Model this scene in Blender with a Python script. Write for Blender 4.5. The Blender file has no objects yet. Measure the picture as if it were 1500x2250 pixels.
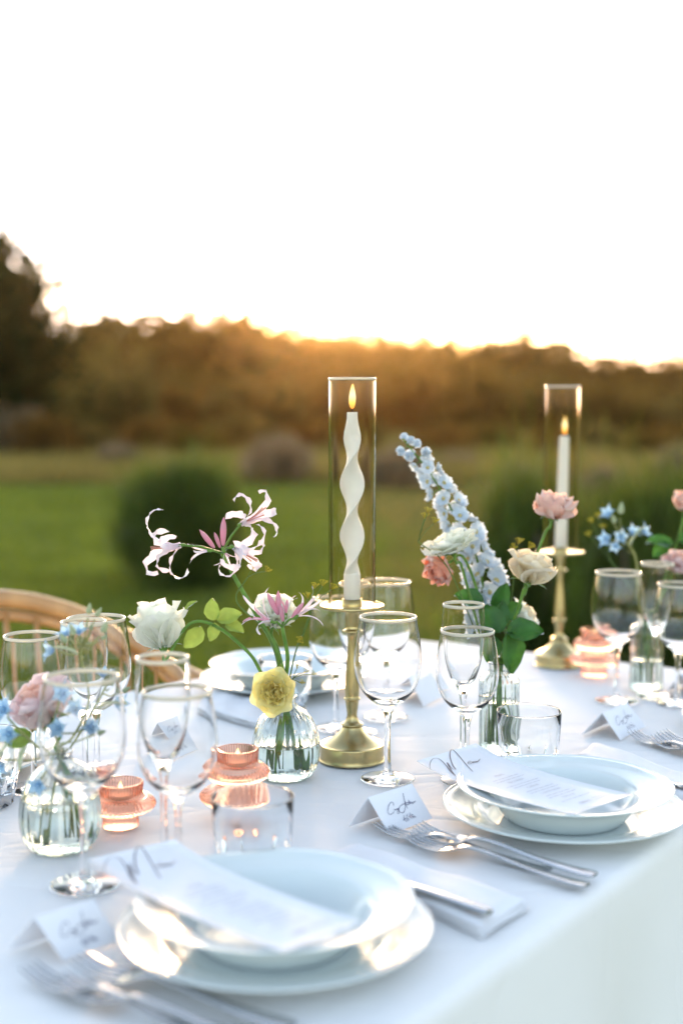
import bpy, math, random
import numpy as np
from mathutils import Vector, Matrix, Quaternion
random.seed(7); rng = np.random.default_rng(7)
SC = bpy.context.scene
COL = SC.collection
R = math.radians
PI = math.pi

# ------------------------------------------------------------------ camera, sky, sun, exposure
F = 2850.0                        # focal length in photograph pixels (1500 x 2250)
TZ = 0.75                         # table top
CZ = TZ + 0.46                    # eye height
TILT = math.atan(230.0 / F)
cam_d = bpy.data.cameras.new('camera')
cam = bpy.data.objects.new('camera', cam_d); COL.objects.link(cam)
cam.location = (0, 0, CZ); cam.rotation_euler = (PI/2 - TILT, 0, 0)
cam_d.sensor_fit = 'VERTICAL'; cam_d.sensor_height = 36.0; cam_d.sensor_width = 24.0
cam_d.lens = F / 2250.0 * 36.0
cam_d.clip_start = 0.05; cam_d.clip_end = 2000
cam_d.dof.use_dof = True; cam_d.dof.focus_distance = 1.56; cam_d.dof.aperture_fstop = 2.15
SC.camera = cam

SUN_EL = R(3.2); SUN_ROT = R(-0.5)
world = bpy.data.worlds.new('World'); SC.world = world; world.use_nodes = True
wt = world.node_tree; wn = wt.nodes; wl = wt.links
sky = wn.new('ShaderNodeTexSky'); sky.sky_type = 'NISHITA'; sky.sun_disc = False
sky.sun_elevation = SUN_EL; sky.sun_rotation = SUN_ROT
sky.dust_density = 1.0; sky.air_density = 1.0; sky.ozone_density = 1.6
# thin veils of high cloud over the whole dome: they whiten the clear sky
tc = wn.new('ShaderNodeTexCoord'); mp = wn.new('ShaderNodeMapping'); mp.inputs['Scale'].default_value = (1.2, 1.2, 7.0)
cn = wn.new('ShaderNodeTexNoise'); cn.inputs['Scale'].default_value = 2.2; cn.inputs['Detail'].default_value = 6; cn.inputs['Roughness'].default_value = .55
cr = wn.new('ShaderNodeValToRGB'); cr.color_ramp.elements[0].position = .34; cr.color_ramp.elements[1].position = .62
bw = wn.new('ShaderNodeRGBToBW')
tint = wn.new('ShaderNodeMix'); tint.data_type = 'RGBA'; tint.blend_type = 'MULTIPLY'; tint.inputs['Factor'].default_value = 1
tint.inputs['B'].default_value = (0.98, 0.97, 1.06, 1)
mx = wn.new('ShaderNodeMix'); mx.data_type = 'RGBA'
ml = wn.new('ShaderNodeMath'); ml.operation = 'MULTIPLY'; ml.inputs[1].default_value = .85
wl.new(tc.outputs['Generated'], mp.inputs['Vector']); wl.new(mp.outputs['Vector'], cn.inputs['Vector'])
wl.new(cn.outputs['Fac'], cr.inputs['Fac']); wl.new(cr.outputs['Color'], ml.inputs[0])
wl.new(sky.outputs['Color'], bw.inputs['Color']); wl.new(bw.outputs['Val'], tint.inputs['A'])
wl.new(ml.outputs[0], mx.inputs['Factor']); wl.new(sky.outputs['Color'], mx.inputs['A']); wl.new(tint.outputs['Result'], mx.inputs['B'])
wl.new(mx.outputs['Result'], wn['Background'].inputs['Color'])
wn['Background'].inputs['Strength'].default_value = 0.15

sun_d = bpy.data.lights.new('sun', 'SUN'); sun_d.energy = 1.0; sun_d.angle = R(7); sun_d.color = (1.0, .60, .28)
sun = bpy.data.objects.new('sun', sun_d); COL.objects.link(sun)
sd = Vector((math.sin(SUN_ROT)*math.cos(SUN_EL), math.cos(SUN_ROT)*math.cos(SUN_EL), math.sin(SUN_EL)))
sun.rotation_euler = sd.to_track_quat('Z', 'Y').to_euler(); sun.location = (0, 30, 8)

SC.view_settings.view_transform = 'Standard'; SC.view_settings.look = 'None'
SC.view_settings.gamma = 1; SC.view_settings.use_curve_mapping = False
SC.view_settings.exposure = 3.42
SC.render.engine = 'CYCLES'
cy = SC.cycles
cy.max_bounces = 12; cy.transmission_bounces = 12; cy.transparent_max_bounces = 16; cy.glossy_bounces = 6; cy.diffuse_bounces = 3
cy.caustics_reflective = False; cy.caustics_refractive = True; cy.blur_glossy = 0.6
cy.sample_clamp_indirect = 8.0
cy.use_denoising = True

# ------------------------------------------------------------------ helpers
CT, ST = math.cos(TILT), math.sin(TILT)
def ray(px, py):
    u, v = (px - 750) / F, (py - 1125) / F
    return Vector((u, CT - v*ST, -(ST + v*CT)))
def on(px, py, h=0.0):            # a point of the table top (or h above it)
    d = ray(px, py); k = (CZ - TZ - h) / -d.z
    return Vector((0, 0, CZ)) + d*k
def at(px, py, Y):                # a point at the distance Y
    d = ray(px, py); return Vector((0, 0, CZ)) + d*(Y/d.y)

def link(o, parent=None):
    COL.objects.link(o)
    if parent is not None: o.parent = parent
    return o
def tag(o, label=None, cat=None, group=None, kind=None):
    if label: o['label'] = label
    if cat: o['category'] = cat
    if group: o['group'] = group
    if kind: o['kind'] = kind
    return o
def thing(name, label, cat, loc=(0, 0, 0), rz=0, group=None):
    o = bpy.data.objects.new(name, None); o.empty_display_size = .02
    link(o); o.location = loc; o.rotation_euler = (0, 0, rz)
    return tag(o, label, cat, group)

def crspline(pts, n):
    """Catmull-Rom through points (tuples of any length), n samples per span."""
    P = [np.array(p, float) for p in pts]
    P = [2*P[0]-P[1]] + P + [2*P[-1]-P[-2]]
    out = []
    for i in range(1, len(P)-2):
        p0, p1, p2, p3 = P[i-1:i+3]
        for k in range(n):
            t = k/n
            out.append(.5*((2*p1)+(p2-p0)*t+(2*p0-5*p1+4*p2-p3)*t*t+(3*p1-p0-3*p2+p3)*t**3))
    out.append(P[-2]); return out

class MB:
    def __init__(s): s.v = []; s.f = []; s.flat = []
    def add(s, vs, fs, flat=False):
        b = len(s.v); s.v += [tuple(x) for x in vs]; s.f += [tuple(i+b for i in f) for f in fs]; s.flat += [flat]*len(fs)
        return s
    def box(s, c, size, m=None):
        x, y, z = size[0]/2, size[1]/2, size[2]/2
        vs = [Vector((a*x, b*y, d*z)) for a in (-1, 1) for b in (-1, 1) for d in (-1, 1)]
        if m: vs = [m @ v for v in vs]
        vs = [v + Vector(c) for v in vs]
        return s.add(vs, [(0,1,3,2),(4,6,7,5),(0,4,5,1),(2,3,7,6),(0,2,6,4),(1,5,7,3)], True)
    def lathe(s, prof, n=48, rf=None, c=(0, 0, 0), zf=None):
        """rf(theta, i, r) -> r ; poles are welded."""
        idx = []; b = len(s.v)
        for i, (r, z) in enumerate(prof):
            if r < 1e-6: s.v.append((c[0], c[1], c[2]+z)); idx.append([len(s.v)-1])
            else:
                row = []
                for k in range(n):
                    t = 2*PI*k/n; rr = rf(t, i, r) if rf else r; zz = z + (zf(t, i) if zf else 0)
                    s.v.append((c[0]+rr*math.cos(t), c[1]+rr*math.sin(t), c[2]+zz)); row.append(len(s.v)-1)
                idx.append(row)
        for a, d in zip(idx, idx[1:]):
            for k in range(n):
                k2 = (k+1) % n
                if len(a) == 1 and len(d) == 1: continue
                if len(a) == 1: s.f.append((a[0], d[k2], d[k])); s.flat.append(False)
                elif len(d) == 1: s.f.append((a[k], a[k2], d[0])); s.flat.append(False)
                else: s.f.append((a[k], a[k2], d[k2], d[k])); s.flat.append(False)
        return s
    def tube(s, path, rad, n=8, caps=True):
        P = [Vector(p) for p in path]
        if not hasattr(rad, '__len__'): rad = [rad]*len(P)
        up = Vector((0.13, 0.21, 1)).normalized(); rows = []
        for i, p in enumerate(P):
            t = (P[min(i+1, len(P)-1)] - P[max(i-1, 0)]).normalized()
            a = up - t*up.dot(t)
            if a.length < 1e-4: a = Vector((1, 0, 0)) - t*t.x
            a.normalize(); up = a; b = t.cross(a)
            row = []
            for k in range(n):
                w = 2*PI*k/n; s.v.append(tuple(p + (a*math.cos(w)+b*math.sin(w))*rad[i])); row.append(len(s.v)-1)
            rows.append(row)
        for a, d in zip(rows, rows[1:]):
            for k in range(n):
                s.f.append((a[k], a[(k+1) % n], d[(k+1) % n], d[k])); s.flat.append(False)
        if caps:
            s.f.append(tuple(reversed(rows[0]))); s.f.append(tuple(rows[-1])); s.flat += [True, True]
        return s
    def grid(s, pts, nu, nv):
        b = len(s.v); s.v += [tuple(p) for p in pts]
        for i in range(nu-1):
            for j in range(nv-1):
                s.f.append((b+i*nv+j, b+(i+1)*nv+j, b+(i+1)*nv+j+1, b+i*nv+j+1)); s.flat.append(False)
        return s
    def mesh(s, name, m):
        me = bpy.data.meshes.new(name); me.from_pydata(s.v, [], s.f)
        me.polygons.foreach_set('use_smooth', [not x for x in s.flat]); me.materials.append(m); me.update()
        return me
    def build(s, name, m, parent=None):
        return link(bpy.data.objects.new(name, s.mesh(name, m)), parent)

def inst(name, me, parent=None, m=None):
    o = bpy.data.objects.new(name, me); link(o, parent)
    if m is not None: o.matrix_local = m
    return o
def copy_tree(o, parent=None):
    c = o.copy(); COL.objects.link(c); c.parent = parent
    for ch in o.children: copy_tree(ch, c)
    return c
def frame(axis, spin=0.0):
    """4x4 that carries +Z onto axis."""
    q = Vector(axis).normalized().to_track_quat('Z', 'Y')
    return q.to_matrix().to_4x4() @ Matrix.Rotation(spin, 4, 'Z')

# ------------------------------------------------------------------ materials
MATS = {}
def newmat(name):
    m = bpy.data.materials.new(name); m.use_nodes = True; MATS[name] = m
    return m, m.node_tree.nodes, m.node_tree.links
def pm(name, col, rough=.5, var=.12, scale=30, bump=0.0, bscale=None, metal=0, spec=.5, sss=0, sssr=.005, coat=0, hue=None, detail=4, stretch=None):
    m, n, l = newmat(name); p = n['Principled BSDF']
    p.inputs['Roughness'].default_value = rough; p.inputs['Metallic'].default_value = metal
    p.inputs['Specular IOR Level'].default_value = spec
    if sss: p.inputs['Subsurface Weight'].default_value = sss; p.inputs['Subsurface Radius'].default_value = (sssr, sssr*.8, sssr*.6); p.inputs['Subsurface Scale'].default_value = 1
    if coat: p.inputs['Coat Weight'].default_value = coat; p.inputs['Coat Roughness'].default_value = .12
    t = n.new('ShaderNodeTexCoord'); src = t.outputs['Object']
    if stretch:
        mpp = n.new('ShaderNodeMapping'); mpp.inputs['Scale'].default_value = stretch; l.new(src, mpp.inputs['Vector']); src = mpp.outputs['Vector']
    nz = n.new('ShaderNodeTexNoise'); nz.inputs['Scale'].default_value = scale; nz.inputs['Detail'].default_value = detail
    l.new(src, nz.inputs['Vector'])
    ramp = n.new('ShaderNodeValToRGB'); a = hue or col
    ramp.color_ramp.elements[0].position = .3; ramp.color_ramp.elements[1].position = .7
    ramp.color_ramp.elements[0].color = tuple(max(0, x*(1-var)) for x in a) + (1,)
    ramp.color_ramp.elements[1].color = tuple(min(1, x*(1+var)) for x in col) + (1,)
    l.new(nz.outputs['Fac'], ramp.inputs['Fac']); l.new(ramp.outputs['Color'], p.inputs['Base Color'])
    if bump:
        bz = n.new('ShaderNodeTexNoise'); bz.inputs['Scale'].default_value = bscale or scale*2; bz.inputs['Detail'].default_value = 5
        l.new(src, bz.inputs['Vector'])
        bp = n.new('ShaderNodeBump'); bp.inputs['Strength'].default_value = bump; bp.inputs['Distance'].default_value = .002
        l.new(bz.outputs['Fac'], bp.inputs['Height']); l.new(bp.outputs['Normal'], p.inputs['Normal'])
    return m
def leafmat(name, col, tcol=None, trans=.45, rough=.5, var=.35, scale=6, gloss=.08, hue=None, veins=0):
    m, n, l = newmat(name); out = n['Material Output']; n.remove(n['Principled BSDF'])
    t = n.new('ShaderNodeTexCoord'); nz = n.new('ShaderNodeTexNoise'); nz.inputs['Scale'].default_value = scale; nz.inputs['Detail'].default_value = 4
    l.new(t.outputs['Object'], nz.inputs['Vector'])
    def ramp(c, c2):
        r = n.new('ShaderNodeValToRGB'); r.color_ramp.elements[0].position = .32; r.color_ramp.elements[1].position = .68
        r.color_ramp.elements[0].color = tuple(x*(1-var) for x in c2) + (1,); r.color_ramp.elements[1].color = tuple(min(1, x*(1+var)) for x in c) + (1,)
        l.new(nz.outputs['Fac'], r.inputs['Fac']); return r
    d = n.new('ShaderNodeBsdfDiffuse'); tr = n.new('ShaderNodeBsdfTranslucent'); g = n.new('ShaderNodeBsdfGlossy'); g.inputs['Roughness'].default_value = rough
    l.new(ramp(col, hue or col).outputs['Color'], d.inputs['Color']); l.new(ramp(tcol or col, hue or tcol or col).outputs['Color'], tr.inputs['Color'])
    a = n.new('ShaderNodeMixShader'); a.inputs['Fac'].default_value = trans; l.new(d.outputs[0], a.inputs[1]); l.new(tr.outputs[0], a.inputs[2])
    b = n.new('ShaderNodeMixShader'); fr = n.new('ShaderNodeFresnel'); fr.inputs['IOR'].default_value = 1.35
    k = n.new('ShaderNodeMath'); k.operation = 'MULTIPLY'; k.inputs[1].default_value = gloss*10
    l.new(fr.outputs[0], k.inputs[0]); l.new(k.outputs[0], b.inputs['Fac'])
    l.new(a.outputs[0], b.inputs[1]); l.new(g.outputs[0], b.inputs[2]); l.new(b.outputs[0], out.inputs['Surface'])
    return m
def glass(name, col=(1, 1, 1), rough=0.0, ior=1.48, smudge=.0):
    m, n, l = newmat(name); out = n['Material Output']; n.remove(n['Principled BSDF'])
    g = n.new('ShaderNodeBsdfGlass'); g.inputs['IOR'].default_value = ior; g.inputs['Color'].default_value = col + (1,)
    t = n.new('ShaderNodeTexCoord'); nz = n.new('ShaderNodeTexNoise'); nz.inputs['Scale'].default_value = 40; nz.inputs['Detail'].default_value = 3
    mr = n.new('ShaderNodeMapRange'); mr.inputs['To Min'].default_value = rough; mr.inputs['To Max'].default_value = rough + smudge
    l.new(t.outputs['Object'], nz.inputs['Vector']); l.new(nz.outputs['Fac'], mr.inputs['Value']); l.new(mr.outputs['Result'], g.inputs['Roughness'])
    l.new(g.outputs[0], out.inputs['Surface']); return m
def emis(name, stops, strength, zlo, zhi):
    m, n, l = newmat(name); out = n['Material Output']; n.remove(n['Principled BSDF'])
    t = n.new('ShaderNodeTexCoord'); sx = n.new('ShaderNodeSeparateXYZ'); mr = n.new('ShaderNodeMapRange')
    mr.inputs['From Min'].default_value = zlo; mr.inputs['From Max'].default_value = zhi
    r = n.new('ShaderNodeValToRGB'); r.color_ramp.elements[0].position = stops[0][0]; r.color_ramp.elements[0].color = stops[0][1] + (1,)
    r.color_ramp.elements[1].position = stops[-1][0]; r.color_ramp.elements[1].color = stops[-1][1] + (1,)
    for p, c in stops[1:-1]: e = r.color_ramp.elements.new(p); e.color = c + (1,)
    e = n.new('ShaderNodeEmission'); e.inputs['Strength'].default_value = strength
    l.new(t.outputs['Object'], sx.inputs[0]); l.new(sx.outputs['Z'], mr.inputs['Value']); l.new(mr.outputs['Result'], r.inputs['Fac'])
    l.new(r.outputs['Color'], e.inputs['Color']); l.new(e.outputs[0], out.inputs['Surface']); return m

M_cloth = pm('linen_cloth', (.80, .80, .80), .85, .03, 3, .35, 5, spec=.2)
def crumple(m, scale, stretch, dist, strength):
    n, l = m.node_tree.nodes, m.node_tree.links; p = n['Principled BSDF']
    t = n.new('ShaderNodeTexCoord'); mp_ = n.new('ShaderNodeMapping'); mp_.inputs['Rotation'].default_value = (0, 0, R(45)); mp_.inputs['Scale'].default_value = stretch
    nz = n.new('ShaderNodeTexNoise'); nz.inputs['Scale'].default_value = scale; nz.inputs['Detail'].default_value = 3; nz.inputs['Distortion'].default_value = .6
    a = n.new('ShaderNodeMath'); a.operation = 'SUBTRACT'; a.inputs[1].default_value = .5; b = n.new('ShaderNodeMath'); b.operation = 'ABSOLUTE'
    c = n.new('ShaderNodeMath'); c.operation = 'POWER'; c.inputs[1].default_value = .6
    bp = n.new('ShaderNodeBump'); bp.inputs['Strength'].default_value = strength; bp.inputs['Distance'].default_value = dist
    l.new(t.outputs['Object'], mp_.inputs['Vector']); l.new(mp_.outputs['Vector'], nz.inputs['Vector']); l.new(nz.outputs['Fac'], a.inputs[0]); l.new(a.outputs[0], b.inputs[0]); l.new(b.outputs[0], c.inputs[0])
    l.new(c.outputs[0], bp.inputs['Height'])
    if p.inputs['Normal'].is_linked: l.new(p.inputs['Normal'].links[0].from_socket, bp.inputs['Normal'])
    l.new(bp.outputs['Normal'], p.inputs['Normal'])
crumple(M_cloth, 3.2, (1.0, 2.4, 1.0), .010, .35)
M_napkin = pm('napkin_cloth', (.78, .79, .82), .9, .03, 25, .3, 260, spec=.15)
M_china = pm('white_china', (.68, .74, .74), .16, .015, 8, coat=.3, spec=.5)
M_paper = pm('card_paper', (.80, .81, .86), .75, .015, 60, .08, 900, spec=.25)
M_ink = pm('dark_ink', (.13, .11, .13), .6, .2, 80)
M_greyink = pm('grey_ink', (.50, .49, .53), .6, .1, 80)
M_blueink = pm('blue_ink', (.03, .03, .12), .5, .2, 80)
M_steel = pm('cutlery_steel', (.48, .49, .51), .15, .06, 40, metal=1)
M_brass = pm('satin_brass', (.52, .42, .20), .30, .10, 25, .05, 60, metal=1, hue=(.46, .37, .18))
M_rimgold = None
M_wax = pm('candle_wax', (.94, .94, .94), .38, .015, 30, sss=.15, sssr=.006)
M_wick = pm('burnt_wick', (.03, .025, .02), .9, .3, 200)
M_glass = glass('clear_glass', (1, 1, 1), 0, 1.36, .008)
M_tumbler = glass('pressed_glass', (.985, .995, 1.0), 0, 1.40, .010)
M_hurr = glass('smoky_glass', (.99, .965, .92), 0, 1.3, .02)
M_vase = glass('ribbed_glass', (.98, 1, .99), 0, 1.45, .015)
M_water = glass('vase_water', (.98, 1, .98), 0, 1.33, 0)
M_pink = glass('pink_glass', (1.0, .80, .71), .015, 1.42, .05)
M_flame = emis('candle_flame', [(0, (.9, .25, .03)), (.25, (1, .5, .10)), (.55, (1, .85, .45)), (1, (1, .55, .12))], .20, 0, .034)
M_tea = emis('tealight_flame', [(0, (1, .5, .12)), (.5, (1, .85, .5)), (1, (1, .7, .3))], .25, 0, .011)
M_tealightwax = pm('tealight_wax', (.80, .74, .68), .5, .03, 40, sss=.3)
M_alu = pm('tealight_cup', (.7, .7, .7), .35, .05, 60, metal=1)
M_rattan = pm('honey_rattan', (.50, .27, .10), .42, .22, 18, .12, 50, hue=(.40, .20, .07), stretch=(1, 1, .25), coat=.3)
M_bark = pm('bark', (.09, .065, .045), .9, .4, 6, .6, 25)
M_tablewood = pm('table_wood', (.28, .19, .11), .6, .25, 9)
M_rimgold = leafmat('gilt_rim', (.96, .90, .74), (.97, .91, .74), .55, .15, .03, 60, .14)
# flowers
M_stem = leafmat('green_stem', (.16, .30, .06), (.25, .45, .08), .25, .4, .2, 60, .06)
M_stemthin = leafmat('thin_stem', (.12, .20, .05), (.2, .3, .06), .25, .4, .2, 60, .05)
M_leafdk = leafmat('rose_leaf', (.04, .12, .03), (.06, .19, .02), .32, .35, .25, 50, .07)
M_leaflt = leafmat('pale_leaf', (.17, .28, .06), (.27, .38, .08), .42, .4, .2, 60, .05)
M_white = leafmat('white_petal', (.95, .95, .85), (.97, .97, .84), 0.6, .5, .05, 60, .03)
M_cream = leafmat('cream_petal', (.96, .87, .70), (.97, .86, .62), 0.58, .5, .06, 60, .03, hue=(.96, .82, .62))
M_yellow = leafmat('yellow_petal', (.94, .90, .52), (.96, .91, .46), 0.52, .5, .05, 60, .03, hue=(.86, .76, .30))
M_yellowin = leafmat('inner_yellow_petal', (.90, .76, .26), (.94, .78, .22), .35, .5, .06, 80, .03)
M_pinkp = leafmat('pink_petal', (.94, .58, .48), (.96, .58, .44), 0.55, .5, .08, 60, .03, hue=(.95, .70, .60))
M_coral = leafmat('coral_petal', (.93, .40, .28), (.95, .38, .22), 0.5, .5, .1, 60, .03, hue=(.94, .52, .40))
M_blush = leafmat('blush_petal', (.90, .74, .74), (.93, .74, .72), 0.55, .5, .06, 60, .03)
M_nerine = leafmat('nerine_petal', (.86, .79, .84), (.90, .82, .86), 0.55, .45, .05, 90, .04, hue=(.86, .72, .80))
M_nerinebud = leafmat('nerine_bud', (.74, .30, .42), (.80, .36, .46), .35, .45, .12, 90, .04, hue=(.78, .44, .52))
M_anther = leafmat('stamen', (.72, .34, .26), (.75, .4, .3), .3, .5, .1, 90, .03)
M_delph = leafmat('delphinium_petal', (.56, .73, .87), (.68, .82, .91), 0.55, .5, .05, 60, .03, hue=(.84, .84, .87))
M_delphc = leafmat('delphinium_eye', (.70, .60, .28), (.8, .68, .3), .4, .5, .2, 90, .03)
M_tweed = leafmat('tweedia_petal', (.36, .56, .76), (.44, .66, .84), 0.5, .5, .10, 90, .03)
M_tweedbud = leafmat('tweedia_bud', (.42, .50, .34), (.55, .58, .30), .4, .5, .1, 90, .03)
M_tweedstem = leafmat('tweedia_stem', (.34, .36, .14), (.5, .46, .16), .3, .5, .15, 90, .03)
M_fennel = leafmat('fennel_flower', (.62, .52, .06), (.7, .58, .06), .4, .5, .15, 90, .03)
# landscape
M_treedk = leafmat('dark_tree_leaves', (.026, .032, .012), (.045, .048, .012), .35, .6, .35, .7, .0)
M_treemd = leafmat('oak_leaves', (.085, .062, .018), (.21, .12, .018), .4, .6, .35, .6, .0)
M_treebr = leafmat('dry_tree_leaves', (.120, .072, .022), (.27, .14, .025), .42, .6, .35, .6, .0)
M_shrubol = leafmat('olive_shrub_leaves', (.125, .098, .032), (.24, .16, .035), .42, .6, .35, .8, .0)
M_shrubgr = leafmat('lavender_leaves', (.25, .19, .12), (.30, .21, .11), .3, .6, .3, 1.2, .0)
M_rose_m = leafmat('rosemary_needles', (.060, .095, .020), (.17, .21, .025), .35, .5, .4, 3.5, .01)
M_grass = leafmat('lawn_grass', (.11, .15, .028), (.26, .30, .03), .45, .5, .30, .8, .01)
M_dry = leafmat('dry_grass', (.20, .165, .06), (.32, .24, .06), .45, .5, .30, .5, .0)

# ------------------------------------------------------------------ ground
def ground_mat():
    m, n, l = newmat('meadow_ground'); p = n['Principled BSDF']; p.inputs['Roughness'].default_value = .95; p.inputs['Specular IOR Level'].default_value = .0
    t = n.new('ShaderNodeTexCoord')
    n1 = n.new('ShaderNodeTexNoise'); n1.inputs['Scale'].default_value = .12; n1.inputs['Detail'].default_value = 6
    n2 = n.new('ShaderNodeTexNoise'); n2.inputs['Scale'].default_value = 2.0; n2.inputs['Detail'].default_value = 8
    l.new(t.outputs['Object'], n1.inputs['Vector']); l.new(t.outputs['Object'], n2.inputs['Vector'])
    sx = n.new('ShaderNodeSeparateXYZ'); l.new(t.outputs['Object'], sx.inputs[0])
    # mown lawn near the table, rough dry meadow beyond 22 m
    a = n.new('ShaderNodeMath'); a.operation = 'MULTIPLY_ADD'; a.inputs[1].default_value = 10; l.new(n1.outputs['Fac'], a.inputs[0])
    ex = n.new('ShaderNodeMath'); ex.operation = 'MULTIPLY_ADD'; ex.inputs[1].default_value = 7.0; l.new(sx.outputs['X'], ex.inputs[0]); l.new(sx.outputs['Y'], ex.inputs[2]); l.new(ex.outputs[0], a.inputs[2])
    b = n.new('ShaderNodeMapRange'); b.inputs['From Min'].default_value = 14; b.inputs['From Max'].default_value = 34; l.new(a.outputs[0], b.inputs['Value'])
    g = n.new('ShaderNodeValToRGB'); g.color_ramp.elements[0].color = (.070, .095, .014, 1); g.color_ramp.elements[1].color = (.14, .16, .026, 1)
    g.color_ramp.elements[0].position = .3; g.color_ramp.elements[1].position = .7; l.new(n2.outputs['Fac'], g.inputs['Fac'])
    d = n.new('ShaderNodeValToRGB'); d.color_ramp.elements[0].color = (.115, .10, .026, 1); d.color_ramp.elements[1].color = (.20, .155, .055, 1)
    d.color_ramp.elements[0].position = .35; d.color_ramp.elements[1].position = .65; l.new(n1.outputs['Fac'], d.inputs['Fac'])
    x = n.new('ShaderNodeMix'); x.data_type = 'RGBA'; l.new(b.outputs['Result'], x.inputs['Factor']); l.new(g.outputs['Color'], x.inputs['A']); l.new(d.outputs['Color'], x.inputs['B'])
    l.new(x.outputs['Result'], p.inputs['Base Color'])
    bp = n.new('ShaderNodeBump'); bp.inputs['Strength'].default_value = .6; bp.inputs['Distance'].default_value = .05; l.new(n2.outputs['Fac'], bp.inputs['Height']); l.new(bp.outputs['Normal'], p.inputs['Normal'])
    return m
g = MB(); N = 60
xs = [math.copysign(abs(i/N)**2.2*900, i) for i in range(-N, N+1)]
def gz(x, y):
    r = math.hypot(x, y)
    return (0 if r < 12 else min(1, (r-12)/30)*(.10*math.sin(x*.21+1)+.08*math.sin(y*.17)+.06*math.sin(x*.07+y*.09)))
g.grid([(x, y, gz(x, y)) for x in xs for y in xs], 2*N+1, 2*N+1)
tag(g.build('ground', ground_mat()), kind='structure')

def np_mesh(name, V, nv, m, parent=None):
    """V: (n*nv,3) vertices, faces of nv corners each."""
    n = len(V)//nv; me = bpy.data.meshes.new(name)
    me.vertices.add(len(V)); me.vertices.foreach_set('co', np.ascontiguousarray(V, np.float32).ravel())
    me.loops.add(len(V)); me.loops.foreach_set('vertex_index', np.arange(len(V), dtype=np.int32))
    me.polygons.add(n); me.polygons.foreach_set('loop_start', np.arange(n, dtype=np.int32)*nv); me.polygons.foreach_set('loop_total', np.full(n, nv, np.int32))
    me.materials.append(m); me.update(calc_edges=True)
    return me
def blades(n, d0, d1, h0, h1, w, power, half=.34):
    D = d0*(d1/d0)**(rng.random(n)**power); A = (rng.random(n)*2-1)*half
    x, y = D*np.tan(A), D
    rr = np.hypot(x, y)
    z = np.where(rr < 12, 0, np.minimum(1, (rr-12)/30)*(.10*np.sin(x*.21+1)+.08*np.sin(y*.17)+.06*np.sin(x*.07+y*.09)))
    h = h0+(h1-h0)*rng.random(n); th = rng.random(n)*2*PI; lean = rng.normal(0, .4, (n, 2))*h[:, None]
    ww = w*(.6+.8*rng.random(n))*(1+D/14)
    V = np.zeros((n, 3, 3)); V[:, 0] = np.c_[x-ww*np.cos(th), y-ww*np.sin(th), z-.005]; V[:, 1] = np.c_[x+ww*np.cos(th), y+ww*np.sin(th), z-.005]
    V[:, 2] = np.c_[x+lean[:, 0], y+lean[:, 1], z+h]
    return V.reshape(-1, 3)
LB = blades(95000, 2.6, 30, .03, .075, .004, .8).reshape(-1, 3, 3)
dryness = LB[:, 0, 1]+7*LB[:, 0, 0]+rng.normal(0, 3.5, len(LB))+4*np.sin(LB[:, 0, 0]*2.1)+3*np.sin(LB[:, 0, 1]*.9)
green = dryness < 16
MBL = np.concatenate([LB[~green].reshape(-1, 3), blades(45000, 20, 75, .12, .38, .010, 1.0)])
link(tag(bpy.data.objects.new('lawn_grass', np_mesh('lawn_grass', LB[green].reshape(-1, 3), 3, M_grass)), 'short green lawn grass growing around the dining table', 'grass', kind='stuff'))
link(tag(bpy.data.objects.new('meadow_grass', np_mesh('meadow_grass', MBL, 3, M_dry)), 'dry golden meadow grass growing beyond the lawn', 'grass', kind='stuff'))

# ------------------------------------------------------------------ trees and shrubs
def crown_mesh(name, n, rad, leaf, m, clumps=26, low=-.85, seed=1, flat=1.0):
    r = np.random.default_rng(seed)
    c = []
    while len(c) < clumps:
        p = r.normal(0, 1, 3); p /= np.linalg.norm(p); p *= .45+.5*r.random()
        if p[2] > low: c.append(p)
    c = np.array(c); k = r.integers(0, clumps, n); sc = (.16+.16*r.random(clumps))
    P = c[k] + r.normal(0, 1, (n, 3))*sc[k][:, None]
    P[:, 2] = np.maximum(P[:, 2], low-.1*r.random(n))
    P *= np.array(rad)
    u = r.normal(0, 1, (n, 3)); u /= np.linalg.norm(u, axis=1)[:, None]
    w = np.cross(u, r.normal(0, 1, (n, 3))); w /= np.linalg.norm(w, axis=1)[:, None]
    s = leaf*(.5+r.random(n))[:, None]
    V = np.stack([P-u*s, P-w*s*.45, P+u*s, P+w*s*.45], 1)
    return np_mesh(name, V.reshape(-1, 3), 4, m)
def trunk_mesh(name, h, r0, spread, seed):
    rr = random.Random(seed); b = MB()
    b.tube(crspline([(0, 0, -.1), (rr.uniform(-.1, .1)*h*.3, rr.uniform(-.1, .1)*h*.3, h*.4), (rr.uniform(-.1, .1)*h*.4, 0, h)], 4), [r0*(1-.07*i) for i in range(9)], 7)
    for k in range(6):
        z = h*(.35+.1*k); a = rr.random()*2*PI
        b.tube([(0, 0, z*.9), (spread*.35*math.cos(a), spread*.35*math.sin(a), z+.18*h), (spread*.7*math.cos(a), spread*.7*math.sin(a), z+.5*h)], [r0*.5, r0*.32, r0*.1], 5)
    return b.mesh(name, M_bark)

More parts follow.
